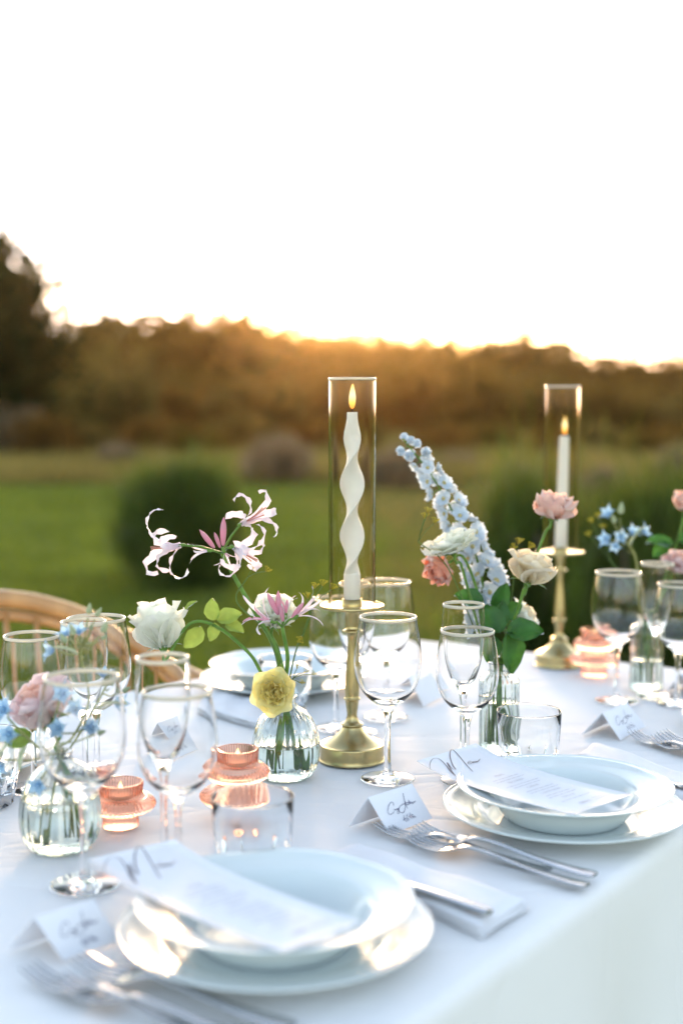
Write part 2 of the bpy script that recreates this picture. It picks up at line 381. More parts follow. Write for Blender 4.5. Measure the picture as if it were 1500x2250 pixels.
# tree variants for the wooded skyline
TV = []
for i, (m, sh) in enumerate([(M_treemd, (1.5, 1.4, 2.0)), (M_treemd, (1.8, 1.6, 1.7)), (M_treebr, (1.6, 1.5, 1.8)), (M_treedk, (1.5, 1.5, 2.1)), (M_treemd, (2.1, 1.7, 1.5))]):
    TV.append((trunk_mesh('trunk', 2.3, .16, 1.3, 30+i), crown_mesh('crown', 3400, sh, .15, m, 30, -.98, 50+i), sh))
def far_tree(px, py, D, v, label, group=None, wide=1.0):
    X = (px-750)/F*D; H = CZ + (895-py)/F*D
    t = thing('scrub_oak', label, 'tree', (X, D, gz(X, D)), random.random()*6, group)
    tm, cm, sh = TV[v]; k = H/(2.05*sh[2]+.1)
    a = inst('trunk', tm, t); a.scale = (k, k, k)
    b = inst('crown', cm, t); b.scale = (k*wide, k*wide, k); b.location = (0, 0, H-sh[2]*k*1.02)
    return t
GL = 'dark oak standing in the wooded skyline behind the meadow'
GG = 'oaks of the wooded skyline'
skyline = [(60,742,66,3),(120,742,70,0),(168,738,64,0),(238,712,72,3),(305,738,62,1),(372,716,70,0),(432,724,66,4),(500,722,72,0),(552,730,62,3),
           (628,756,66,1),(680,738,70,0),(742,772,64,4),(800,766,70,1),(862,772,66,4),(935,764,72,2),(990,792,62,4),(1048,780,68,1),(1172,774,70,4),
           (1232,796,66,1),(1292,808,62,4),(1372,802,70,1),(1440,810,66,4),(1505,806,72,1),(1570,800,66,0)]
for px, py, D, v in skyline: far_tree(px, py-(34 if px < 600 else 22), D, v, GL, GG, 1.25)
far_tree(1112, 730, 66, 3, 'round-topped dark tree rising alone above the low skyline beside the tall candle', None, 1.05)
# lower row in front of the skyline
OL = 'brown-olive scrub bush at the foot of the wooded skyline'
OG = 'scrub bushes at the foot of the skyline'
SV = [crown_mesh('foliage', 2600, (1.5, 1.3, 1.0), .12, m, 24, -.9, 80+i) for i, m in enumerate((M_shrubol, M_treebr, M_treemd))]
def stems_mesh(name, h, n, seed):
    rr = random.Random(seed); b = MB()
    for k in range(n):
        a = rr.random()*2*PI; q = rr.uniform(.2, .6)*h
        b.tube([(0, 0, -.05), (q*.4*math.cos(a), q*.4*math.sin(a), h*.5), (q*math.cos(a), q*math.sin(a), h)], [.03*h, .02*h, .008*h], 5)
    return b.mesh(name, M_bark)
SST = stems_mesh('stem', 1.2, 6, 5)
def scrub(name, px, ptop, D, w, fol, label, group=None, cat='shrub'):
    X = (px-750)/F*D; H = CZ + (895-ptop)/F*D
    t = thing(name, label, cat, (X, D, gz(X, D)), random.random()*6, group)
    k = H/1.9; a = inst('stem', SST, t); a.scale = (k, k, k)
    kw = w/2/F*D/1.5
    b = inst('foliage', fol, t); b.scale = (kw, kw, k); b.location = (0, 0, H-k)
    return t
for i, (px, py, D, w, v) in enumerate([(160,820,46,190,0),(360,835,44,170,1),(455,812,48,190,2),(560,828,45,210,0),(660,808,50,200,1),(760,818,47,190,1),(850,812,50,190,2),(950,815,48,200,1),
                                       (1045,818,46,200,2),(1140,824,50,190,0),(1235,835,48,200,2),(1330,840,46,200,2),(1425,842,50,210,2),(1520,845,46,200,0)]):
    scrub('scrub_bush', px, py, D, w, SV[v], OL, OG)
scrub('scrub_bush', 262, 772, 42, 205, SV[0], 'large rounded olive-brown bush before the skyline, next to the black tree')

EL = 'low dull scrub clump along the far edge of the lawn'
EG = 'low scrub along the lawn edge'
for px, py, D, w, v in [(105, 905, 31, 150, 1), (185, 925, 33, 120, 0), (330, 915, 34, 150, 1), (440, 930, 30, 140, 2), (520, 912, 35, 150, 0), (700, 925, 33, 150, 1), (800, 930, 30, 110, 0), (965, 935, 31, 130, 1), (1075, 928, 34, 140, 2), (1210, 940, 29, 130, 1), (1290, 925, 36, 150, 0), (1415, 945, 30, 130, 2), (1480, 930, 35, 140, 1)]:
    scrub('scrub_clump', px, py, D, w, SV[v], EL, EG)

# tall dark tree at the edge of the picture
X0 = at(-95, 895, 34)
t = thing('shade_tree', 'big black silhouetted tree towering over the lawn edge with a feathery top', 'tree', (X0.x, 34, 0))
inst('trunk', trunk_mesh('trunk', 3.4, .24, 1.6, 3), t)
c = inst('crown', crown_mesh('crown', 20000, (2.75, 2.6, 3.0), .17, M_treedk, 60, -.98, 9), t); c.location = (0, 0, 2.9)
c = inst('crown', crown_mesh('crown', 900, (.9, .9, 1.4), .11, M_treedk, 14, -.9, 19), t); c.location = (.35, 0, 4.9); c['label'] = 'thin feathery treetop'

# lavender mounds and rosemary bushes
def spike_mesh(name, n, rad, m, seed, L=.16, up=.8, wid=.006, low=0.0, clumps=0):
    r = np.random.default_rng(seed)
    p = r.normal(0, 1, (n, 3)); p /= np.linalg.norm(p, axis=1)[:, None]; p[:, 2] = np.where(p[:, 2] < -low, -p[:, 2], p[:, 2])
    rr = (.35+.65*r.random(n)**.5)*(1+.24*np.sin(p[:, 0]*7+seed)*np.cos(p[:, 1]*8))
    if clumps:
        c = r.normal(0, 1, (clumps, 3)); c /= np.linalg.norm(c, axis=1)[:, None]; c *= (.25+.60*r.random(clumps))[:, None]; c[:, 2] = np.where(c[:, 2] < -low, -c[:, 2], c[:, 2])
        k = r.integers(0, clumps, n); g3 = r.normal(0, 1, (n, 3))*np.array([.15, .15, .26])*(.7+.7*r.random(clumps))[k][:, None]
        P = (c[k]+g3)*np.array(rad)
    else: P = p*rr[:, None]*np.array(rad)
    d = p*(1-up) + np.array([0, 0, up]) + r.normal(0, .28, (n, 3)); d /= np.linalg.norm(d, axis=1)[:, None]
    w = np.cross(d, r.normal(0, 1, (n, 3))); w /= np.linalg.norm(w, axis=1)[:, None]
    l = L*(.5+r.random(n))[:, None]
    V = np.stack([P-w*wid, P+w*wid, P+d*l*.6+w*wid*.9, P+d*l], 1)
    return np_mesh(name, V.reshape(-1, 3), 4, m)
LAV = [spike_mesh('foliage', 4200, (.62, .6, .58), M_shrubgr, 21, .22, .55, .011), spike_mesh('foliage', 4200, (.62, .6, .5), M_shrubgr, 22, .2, .5, .011)]
def lav(px, ptop, pbase, w, label, v=0, group=None):
    D = CZ*F/(pbase-895); X = (px-750)/F*D; H = max(.3, CZ-(ptop-895)/F*D); k = w/2/F*D/.72
    t = thing('lavender_bush', label, 'lavender', (X, D, gz(X, D)), random.random()*6, group)
    a = inst('stem', SST, t); a.scale = (.4*k, .4*k, H*.5)
    b = inst('foliage', LAV[v], t); b.scale = (k, k, H/.75)
lav(612, 962, 1062, 175, 'grey-brown lavender mound just behind the dark rosemary bush on the lawn')
lav(30, 868, 1000, 220, 'pale grey lavender bush under the black silhouetted tree', 1)
lav(262, 965, 1030, 110, 'small reddish-brown lavender tuft at the far lawn edge', 1)
lav(880, 972, 1075, 150, 'grey lavender mound hidden partly by the glass hurricane of the twisted candle', 1)
lav(1135, 1025, 1105, 140, 'grey lavender mound seen between the blue delphinium and the pink rose')
lav(1325, 1020, 1100, 110, 'grey lavender mound beside the plain candle hurricane', 1)
lav(1490, 985, 1100, 130, 'dark lavender mound at the field edge above the pink rosebud')
lav(1000, 990, 1040, 120, 'low grey lavender in the dry field behind the delphinium', 1)
RM = [spike_mesh('foliage', 30000, (.54, .52, .54), M_rose_m, 33, .20, .72, .0042, .75, 46), spike_mesh('foliage', 30000, (.55, .5, .72), M_rose_m, 34, .22, .8, .0042, .0, 50)]
RST = stems_mesh('stem', .7, 9, 8)
def rosemary(px, ptop, D, w, v, label):
    X = (px-750)/F*D; H = CZ-(ptop-895)/F*D; k = w/2/F*D/.56
    t = thing('rosemary_bush', label, 'shrub', (X, D, 0), random.random()*6)
    a = inst('stem', RST, t); b = inst('foliage', RM[v], t); b.scale = (k, k, H/(1.12 if v == 0 else .9)); b.location.z = H*.42 if v == 0 else 0
rosemary(402, 1018, 8.6, 330, 0, 'round dark green rosemary bush alone on the lawn behind the nerine flowers')
rosemary(1165, 1075, 5.4, 330, 1, 'dark green rosemary bush behind the cream rose and brass candlestick')
rosemary(1400, 1065, 5.0, 380, 0, 'dense dark rosemary bush behind the wine glasses at the table end')
rosemary(1590, 1100, 5.3, 300, 1, 'dark rosemary bush cut by the picture edge behind the pink rosebud')

# ------------------------------------------------------------------ table and cloth
TC = [Vector((-.55, .122)), Vector((.868, 2.10)), Vector((.135, 2.565)), Vector((-1.25, 1.18))]     # corners, counter-clockwise
tb = thing('dining_table', 'long dining table standing on the lawn under a white cloth', 'table', (-.18, 1.48, 0))
def off(p): return Vector(p) - tb.location
b = MB(); pts = [TC[i] for i in range(4)]
cx = sum(p.x for p in pts)/4; cyy = sum(p.y for p in pts)/4
ins = [Vector((cx+(p.x-cx)*.985, cyy+(p.y-cyy)*.985)) for p in pts]
vs = [off((p.x, p.y, z)) for z in (TZ-.04, TZ-.006) for p in ins]
b.add(vs, [(3,2,1,0),(4,5,6,7),(0,1,5,4),(1,2,6,5),(2,3,7,6),(3,0,4,7)], True); b.build('tabletop', M_tablewood, tb)
for p in pts:
    q = Vector((cx+(p.x-cx)*.86, cyy+(p.y-cyy)*.86, 0))
    MB().box(off((q.x, q.y, (TZ-.04)/2)), (.06, .06, TZ-.04)).build('leg', M_tablewood, tb)
# cloth: a top grid with faint creases, a rounded edge and a hanging skirt with soft folds
NU, NVv = 90, 56
def bil(u, v):
    a, b_, c_, d = TC; return a*(1-u)*(1-v)+b_*u*(1-v)+c_*u*v+d*(1-u)*v
cl = MB(); tp = []
def crease(x, y):
    return .0007*math.sin(x*9+y*4)*math.sin(y*7-1)+.0005*math.sin((x*.6+y*.8)*38)*math.exp(-((x-.05)**2+(y-1.45)**2)/.12)
for i in range(NU+1):
    for j in range(NVv+1):
        p = bil(i/NU, j/NVv); e = min(i, NU-i, j*1.0, NVv-j)
        tp.append((p.x, p.y, TZ-.0022+(crease(p.x, p.y) if e > 1 else -.0004)))
cl.grid(tp, NU+1, NVv+1)
cl.f = [tuple(f) for f in cl.f]
loop = [i*(NVv+1) for i in range(NU)] + [NU*(NVv+1)+j for j in range(NVv)] + [i*(NVv+1)+NVv for i in range(NU, 0, -1)] + [j for j in range(NVv, 0, -1)]
LP = [Vector(tp[i]) for i in loop]; n = len(LP)
nrm = []
for i in range(n):
    d = (LP[(i+2) % n]-LP[i-2]); nv = Vector((d.y, -d.x, 0)).normalized(); nrm.append(nv)
prev = loop
rings = [(.006, -.0012), (.0105, -.0045), (.0135, -.010), (.0150, -.018), (.016, -.05), (.018, -.12), (.020, -.22), (.022, -.34), (.024, -.46), (.026, -.58), (.028, -.70)]
acc = 0; S = [0]
for i in range(1, n): acc += (LP[i]-LP[i-1]).length; S.append(acc)
for o_, dz in rings:
    row = []
    for i in range(n):
        amp = max(0, -dz-.03)*.06
        w = amp*(math.sin(S[i]*17)+.6*math.sin(S[i]*29+1.3)+.4*math.sin(S[i]*7))
        p = LP[i]+nrm[i]*(o_+w+amp*1.2); cl.v.append((p.x, p.y, TZ-.0026+dz)); row.append(len(cl.v)-1)
    for i in range(n):
        cl.f.append((prev[i], row[i], row[(i+1) % n], prev[(i+1) % n])); cl.flat.append(False)
    prev = row
tag(cl.build('tablecloth', M_cloth), 'white linen cloth spread over the long dining table and hanging to the grass', 'tablecloth')

# ------------------------------------------------------------------ chair behind the far side
rn = random.Random(3)
TD = Vector((.707, .707, 0)); ND = Vector((-.707, .707, 0))        # along and across the table
ch = thing('rattan_chair', 'honey-coloured rattan armchair with curved slatted back, drawn up to the table', 'chair')
cc = TD*1.13 + ND*1.79; ch.location = (cc.x, cc.y, 0); ch.rotation_euler = (0, 0, math.atan2(ND.y, ND.x)-PI/2)   # local +Y points away from the table
def hoop(k):      # k 0..1 around the horseshoe
    a = PI*(-.06+1.12*k); x = .285*math.cos(a); y = .26*math.sin(a)-.02
    if math.sin(a) < .15: y = -.02 + (math.sin(a)-.15)*1.2 + .039
    z = .722+.155*max(0, math.sin(a))**1.3
    return Vector((x, y, z))
HP = [hoop(i/36) for i in range(37)]
MB().tube(HP, .0165, 10).build('top_rail', M_rattan, ch)
MB().tube([p+Vector((p.x*.03, p.y*.03, -.030)) for p in HP], .011, 8).build('lower_rail', M_rattan, ch)
for i in range(2, 35, 2):
    p = HP[i]; q = Vector((p.x*.82, p.y*.72-.02, .45))
    MB().tube([p-Vector((0, 0, .02)), (p+q)/2+Vector((p.x*.05, p.y*.05, 0)), q], .0055, 6).build('spindle', M_rattan, ch)
sm = MB(); sm.lathe([(0, .43), (.2, .43), (.245, .438), (.25, .452), (.245, .463), (.2, .466), (0, .464)], 32); sm.build('seat', M_rattan, ch)
for sx in (-1, 1):
    for sy in (-1, 1):
        MB().tube([(sx*.17, sy*.16, .44), (sx*.2, sy*.2, .2), (sx*.22, sy*.23, 0)], [.016, .015, .013], 8).build('leg', M_rattan, ch)
    MB().tube([(sx*.275, -.10, .73), (sx*.25, -.13, .6), (sx*.2, -.15, .44)], .013, 8).build('arm_post', M_rattan, ch)

# ------------------------------------------------------------------ stemware
def slab_part(name, prof, m, parent, n=56, rf=None):
    return MB().lathe(prof, n, rf).build(name, m, parent)
def make_stem_glass(name, kind):
    """closed glass surface cut into bowl, stem and foot that share their edge rings"""
    g = bpy.data.objects.new(name, None); g.empty_display_size = .02; link(g)
    if kind == 'red': k, H = 1.0, .204
    if kind == 'white': k, H = .93, .188
    if kind in ('red', 'white'):   # thin walls
        zs = H/.204
        foot = [(0, .0004), (.030, .0004), (.0335, .0010), (.0335, .0020), (.026, .0030), (.014, .0046), (.0075, .0075), (.0052, .0125)]
        stem = [(.0052, .0125), (.0042, .022), (.0037, .040), (.0038, .060), (.0046, .076), (.0066, .087)]
        bowl = [(.0066, .087), (.0105, .0925), (.019, .0985), (.0305, .110), (.0385, .126), (.0415, .143), (.0411, .160), (.0390, .180), (.0352, .2020),
                (.0349, .2040), (.0343, .2040), (.0345, .2020), (.0383, .180), (.0404, .160), (.0408, .143), (.0378, .1266), (.0297, .1113), (.018, .1025), (.008, .0988), (0, .0980)]
        foot = [(r*k, z*zs) for r, z in foot]; stem = [(r*k, z*zs) for r, z in stem]; bowl = [(r*k, z*zs) for r, z in bowl]; rr = .0345*k
    else:
        H = .214
        foot = [(0, .0004), (.028, .0004), (.031, .0010), (.031, .0020), (.024, .0030), (.012, .0046), (.0065, .008), (.0048, .013)]
        stem = [(.0048, .013), (.0038, .03), (.0036, .06), (.0042, .085), (.0058, .099)]
        bowl = [(.0058, .099), (.0095, .108), (.0165, .121), (.0230, .142), (.0268, .168), (.0272, .192), (.0259, .2120),
                (.0256, .2140), (.0250, .2140), (.0252, .2120), (.0265, .192), (.0261, .168), (.0222, .1427), (.015, .124), (.007, .1145), (0, .1130)]
        rr = .02525
    slab_part('foot', crspline(foot[:4], 1)[:3] + crspline(foot[3:], 4), M_glass, g, 44)
    slab_part('stem', crspline(stem, 4), M_glass, g, 28)
    i = next(j for j, p in enumerate(bowl) if p[1] == max(q[1] for q in bowl))
    slab_part('bowl', crspline(bowl[:i], 4) + crspline(bowl[i-1:i+3], 3)[1:-1] + crspline(bowl[i+2:], 4), M_glass, g, 64)
    rim = MB(); A = [(rr + .0013*math.cos(a), H-.0010 + .0022*math.sin(a)) for a in [2*PI*q/10 for q in range(11)]]
    rim.lathe(A, 64); rim.build('rim', M_rimgold, g)
    return g
def place(proto, first, loc, label, cat, group=None, rz=0.0):
    o = proto if first else copy_tree(proto)
    o.location = loc; o.rotation_euler = (0, 0, rz); return tag(o, label, cat, group)
GP = {}
def glass_at(kind, px, py, label, rz=0.0):
    nm = {'red': 'red_wine_glass', 'white': 'white_wine_glass', 'flute': 'champagne_flute'}[kind]
    first = kind not in GP
    if first: GP[kind] = make_stem_glass(nm, kind)
    return place(GP[kind], first, on(px, py), label, 'wine glass' if kind != 'flute' else 'flute', 'gold-rimmed stemware on the table', rz)
glass_at('red', 851, 1713, 'big gold-rimmed wine glass in focus beside the brass candlestick base')
glass_at('white', 1024, 1716, 'gold-rimmed wine glass whose foot peeks out under the sharp menu card')
glass_at('flute', 1015, 1695, 'slim gold-rimmed flute just behind the wine glass at the sharp menu', .3)
glass_at('red', 848, 1577, 'blurred wine glass behind the brass candlestick, nearest the bare table end')
glass_at('white', 738, 1600, 'blurred wine glass between the pink nerine and the twisted candle', .2)
glass_at('flute', 781, 1612, 'slim flute seen through the base of the glass hurricane')
glass_at('red', 187, 1945, 'large out-of-focus wine glass in front of the blue tweedia vase')
glass_at('white', 393, 1936, 'blurred wine glass behind the nearest menu, overlapping a flute', .4)
glass_at('flute', 362, 1909, 'flute standing behind a wine glass near the small pink tealight', .2)
glass_at('red', 217, 1719, 'wine glass before the rattan chair, tallest rim of its trio', .5)
glass_at('flute', 190, 1765, 'narrow flute before the rattan chair, overlapping a taller wine glass')
glass_at('white', 76, 1734, 'wine glass before the rattan chair above the blush rose')
glass_at('red', 1353, 1541, 'blurred wine glass beside the tall pink candle holder at the table end')
glass_at('flute', 1438, 1531, 'blurred flute at the table end beneath the blue tweedia')
glass_at('white', 1486, 1547, 'blurred wine glass cut by the picture edge at the table end')

# tumblers: plain upper wall, heavy fluted lower third
def make_tumbler():
    g = bpy.data.objects.new('water_tumbler', None); g.empty_display_size = .02; link(g)
    def fac(t, i, r):
        return r*(1-DEP.get(i, 0)*(1-abs(math.sin(5*t))))
    prof = [(0, .0012), (.024, .0012), (.0285, .0004), (.0308, .0025), (.0324, .012), (.0350, .026), (.0362, .034), (.0371, .0375), (.0375, .0405), (.0380, .050), (.0392, .068), (.0400, .0845), (.0397, .0855),
            (.0390, .0855), (.0386, .0845), (.0376, .068), (.0362, .050), (.0352, .040), (.0338, .030), (.0318, .020), (.027, .0150), (.015, .0138), (0, .0136)]
    DEP = {3: .11, 4: .13, 5: .13, 6: .09, 7: .02}
    MB().lathe(prof, 80, fac).build('glass_body', M_tumbler, g)
    MB().lathe([(.03945+.00075*math.cos(a), .0852+.0008*math.sin(a)) for a in [2*PI*q/8 for q in range(9)]], 64).build('rim', M_tumbler, g)
    return g
TU = make_tumbler()
for i, (px, py, lab) in enumerate([(1160, 1709, 'fluted water tumbler behind the sharp menu and stacked plates'), (556, 1937, 'fluted water tumbler in front of the tall pink candle holder'),
                                   (627, 1567, 'blurred water tumbler behind the yellow rose'), (-28, 1768, 'water tumbler cut by the picture edge beside the tweedia vase')]):
    place(TU, i == 0, on(px, py), lab, 'tumbler', 'water tumblers on the table', .2*i)

# ------------------------------------------------------------------ plates
def lobes(t, n=6):      # bracket-shaped scallops
    a = (t*n/(2*PI)) % 1.0
    return abs(math.sin(PI*a))**.55
def plate_mesh(prof, amp, n=120):
    R0 = max(r for r, z in prof)
    def rf(t, i, r): k = (r/R0)**6; return r*(1 - amp*k*(1-lobes(t)))
    def zf(t, i): r = prof[i][0]; return .0010*((r/R0)**8)*(lobes(t)-.6)
    return MB().lathe(prof, n, rf, zf=zf)
ch_prof = crspline([(0, .0035), (.05, .0035), (.080, .0040), (.0865, .0058), (.094, .0115), (.104, .0140), (.118, .0165), (.127, .0195), (.1315, .0195), (.1345, .0208), (.1352, .0200), (.1345, .0188), (.122, .0140), (.105, .0108), (.092, .0065), (.080, .0008), (.076, 0), (.07, .0012), (0, .0014)], 2)
so_prof = crspline([(0, .0045), (.04, .0045), (.058, .0060), (.070, .0125), (.079, .0235), (.0835, .0290), (.092, .0320), (.106, .0355), (.1125, .0385), (.1165, .0386), (.1188, .0396), (.1195, .0388), (.1185, .0376), (.105, .0325), (.090, .0285), (.0815, .0215), (.0725, .0095), (.0655, .0015), (.062, 0), (.058, .0012), (0, .0012)], 2)
CHM = plate_mesh(ch_prof, .014).mesh('charger', M_china); SOM = plate_mesh(so_prof, .014).mesh('soup_plate', M_china)
def plates(px, py, l1, l2, rz, up=True):
    p = on(px, py, .008)
    a = inst('charger_plate', CHM); a.location = (p.x, p.y, TZ); a.rotation_euler = (0, 0, rz); tag(a, l1, 'plate', 'scalloped white charger plates')
    b = inst('soup_plate', SOM); b.location = (p.x, p.y, TZ+.0040); b.rotation_euler = (0, 0, rz+.35); tag(b, l2, 'plate', 'scalloped white soup plates')
    return p
PM = plates(1238, 1787, 'scalloped white charger under the soup plate with the sharp menu', 'scalloped white soup plate holding the sharp menu', .1)
PN = plates(605, 2054, 'large blurred scalloped charger, nearest plate to the viewer', 'blurred scalloped soup plate holding the nearest menu', .5)
plates(622, 1500, 'blurred charger on the far table edge behind the yellow rose', 'blurred soup plate on the far table edge behind the yellow rose', .2)
plates(-112, 1672, 'charger before the rattan chair, cut by the picture edge', 'soup plate before the rattan chair, cut by the picture edge', .4)
P3 = PM + Vector((.375, .398, 0))
a = inst('charger_plate', CHM); a.location = (P3.x, P3.y, TZ); tag(a, 'charger at the table end peeking in beside the blurred forks', 'plate', 'scalloped white charger plates')
b = inst('soup_plate', SOM); b.location = (P3.x, P3.y, TZ+.004); tag(b, 'soup plate at the table end beyond the blurred forks', 'plate', 'scalloped white soup plates')

# ------------------------------------------------------------------ menus with lettering
def ribbon(mb, pts, w, f, lift=.0003):
    """flat pen stroke through (u,v) points, mapped by f(u,v)->point ; w list or number in metres"""
    P = crspline([p for p in pts], 5) if len(pts) > 2 else [np.array(p, float) for p in pts]
    Q = [f(p[0], p[1], lift) for p in P]; L = []; Rr = []
    for i, q in enumerate(Q):
        t = (Q[min(i+1, len(Q)-1)]-Q[max(i-1, 0)]).normalized()
        nn = f.normal; s = t.cross(nn).normalized(); ww = w(i/(len(Q)-1)) if callable(w) else w
        L.append(q+s*ww/2); Rr.append(q-s*ww/2)
    b = len(mb.v); mb.v += [tuple(x) for x in L+Rr]; n = len(Q)
    mb.f += [(b+i, b+i+1, b+n+i+1, b+n+i) for i in range(n-1)]; mb.flat += [True]*(n-1)
def text_mesh(body, size):
    c = bpy.data.curves.new('lettering', 'FONT'); c.body = body; c.size = size; c.align_x = 'CENTER'; c.resolution_u = 2
    o = bpy.data.objects.new('lettering', c); COL.objects.link(o)
    dg = bpy.context.evaluated_depsgraph_get(); me = bpy.data.meshes.new_from_object(o.evaluated_get(dg))
    bpy.data.objects.remove(o); bpy.data.curves.remove(c)
    v = [tuple(x.co) for x in me.vertices]; f = [tuple(p.vertices) for p in me.polygons]; bpy.data.meshes.remove(me)
    return v, f
TXT = {w: text_mesh(w, 1.0) for w in ('PRIMI', 'SECONDI', 'CARNE', 'CONTORNI', 'DOLCE')}
# the pen strokes of the heading, in photograph pixels of the sharp card
def crop(pts, x0, y0, s): return [(x0+a/s, y0+b/s) for a, b in pts]
MENU = [(crop([(228,325),(214,280),(230,232),(285,214),(350,228),(430,275),(510,338),(583,378)], 910, 1640, 6), 0),
        (crop([(560,365),(495,308),(440,246),(475,272),(520,305),(572,310)], 910, 1640, 6), 1),
        (crop([(572,310),(520,268),(470,190),(464,135),(488,117),(560,150),(680,236),(800,326)], 910, 1640, 6), 1),
        (crop([(722,238),(752,228),(762,216),(740,214),(722,234),(740,248),(775,236),(790,215),(798,236),(812,215),(825,212),(828,228),(842,208),(848,222),(868,200),(862,212),(886,182)], 910, 1640, 6), 2)]
MC = [(915, 1683), (1045, 1644), (1388, 1745), (1258, 1789)]       # sharp card: heading end first
def affine(c):
    A = np.array([[c[1][0]-c[0][0], c[3][0]-c[0][0]], [c[1][1]-c[0][1], c[3][1]-c[0][1]]], float); Ai = np.linalg.inv(A)
    return lambda p: tuple(Ai @ (np.array(p, float)-np.array(c[0], float)))
mtouv = affine(MC)
random.seed(11)
BODY = []
vv = .37
for wd, lines in (('PRIMI', 2), ('SECONDI', 2), ('CARNE', 2), ('CONTORNI', 2), ('DOLCE', 1)):
    BODY.append(('h', wd, vv)); vv += .035
    for k in range(lines): BODY.append(('l', random.uniform(.17, .27), vv)); vv += .028
    vv += .018
def make_menu(corners, hs, label, sag=.004, width=.098, length=.232):
    C4 = [on(c[0], c[1], h) for c, h in zip(corners, hs)]
    a, b, c, d = C4
    nrm = ((b-a).cross(d-a)); nrm = nrm if nrm.z > 0 else -nrm; nrm.normalize()
    o = thing('menu_card', label, 'menu', (a+b+c+d)/4)
    def f(u, v, lift=0):
        p = a*(1-u)*(1-v)+b*u*(1-v)+c*u*v+d*(1-u)*v
        z = -sag*math.sin(PI*min(1, max(0, v)))*(1.0) + .006*max(0, .3-v)**2/.09
        return p + Vector((0, 0, z)) + nrm*lift - o.location
    f.normal = nrm
    m = MB(); nu, nv = 7, 25
    top = [f(i/(nu-1), j/(nv-1)) for i in range(nu) for j in range(nv)]; bot = [p - nrm*.0005 for p in top]
    m.grid(top, nu, nv); m.grid(bot, nu, nv)
    ed = [i*nv for i in range(nu)] + [(nu-1)*nv+j for j in range(1, nv)] + [i*nv+nv-1 for i in range(nu-2, -1, -1)] + [j for j in range(nv-2, 0, -1)]
    k = nu*nv
    for i in range(len(ed)): p, q = ed[i], ed[(i+1) % len(ed)]; m.f.append((p, q, q+k, p+k)); m.flat.append(True)
    m.build('card', M_paper, o)
    h = MB()
    for st, kind in MENU:
        uv = [mtouv(p) for p in st]
        ribbon(h, uv, {0: lambda t: .0005+.0009*t, 1: lambda t: .0013-.0004*t, 2: .0007}[kind], f, .0004+.0001*kind)
    h.build('heading', M_ink, o)
    tx = MB(); wid = (b-a).length; lng = (d-a).length
    for kind, w, v in BODY:
        if kind == 'h':
            V, Fc = TXT[w]; s = .0065
            tx.add([f(.5+x*s/wid, v-y*s/lng, .0004) for x, y, z in V], Fc, True)
        else:
            x = .5-w
            while x < .5+w:
                L = random.uniform(.03, .09); ribbon(tx, [(x, v), (min(x+L, .5+w), v)], .0011, f, .0004); x += L+.014
    for q in range(5): ribbon(tx, [(.34+.035*q, .93), (.36+.035*q, .905), (.375+.035*q, .93)], .0007, f, .0004)
    for q in range(2): ribbon(tx, [(.58, .905+.022*q), (.82, .905+.022*q)], .0007, f, .0004)
    tx.build('lettering', M_greyink, o)
    return o
make_menu(MC, (.046, .046, .042, .044), 'curved white menu card in sharp focus resting across the soup plate')
NC = [(193, 1903), (385, 1858), (795, 2024), (622, 2092)]
make_menu(NC, (.050, .050, .044, .046), 'out-of-focus menu card resting on the soup plate nearest the viewer')

# ------------------------------------------------------------------ place cards
NAME = [crop(p, 830, 1720, 11.54) for p in (
    [(388,600),(380,535),(340,502),(298,530),(262,600),(246,690),(252,765),(288,812),(335,808),(388,772),(402,735)],
    [(398,705),(412,690),(425,712),(440,690),(452,706),(470,688),(462,710),(486,672),(482,702),(505,668),(500,690),(520,670),(516,700),(532,770),(515,802),(486,788),(494,752),(530,700)],
    [(628,280),(650,400),(682,545),(686,650),(670,740),(640,778),(590,782),(540,748),(526,690),(545,632),(600,582),(680,546),(770,518),(838,504)],
    [(680,490),(702,565),(730,640),(752,676)],
    [(728,592),(738,572),(748,586),(762,568),(766,584),(790,562),(776,548),(792,530),(770,450),(796,552),(820,546),(832,528),(818,540),(838,552),(856,528),(862,542),(880,525),(872,545),(890,556),(900,512),(915,528),(925,505),(935,520),(945,492),(962,502)],
    [(652,850),(668,950),(742,1022)], [(636,978),(700,928),(770,1000)], [(738,820),(730,890)], [(720,905),(760,945),(790,965)], [(806,785),(812,850),(800,880)], [(770,885),(830,905),(850,945)], [(892,838),(850,862),(905,935)], [(860,890),(968,908)], [(905,870),(955,912)])]
MK = [(808, 1752), (905, 1721), (950, 1798), (856, 1834)]
ktouv = affine(MK)
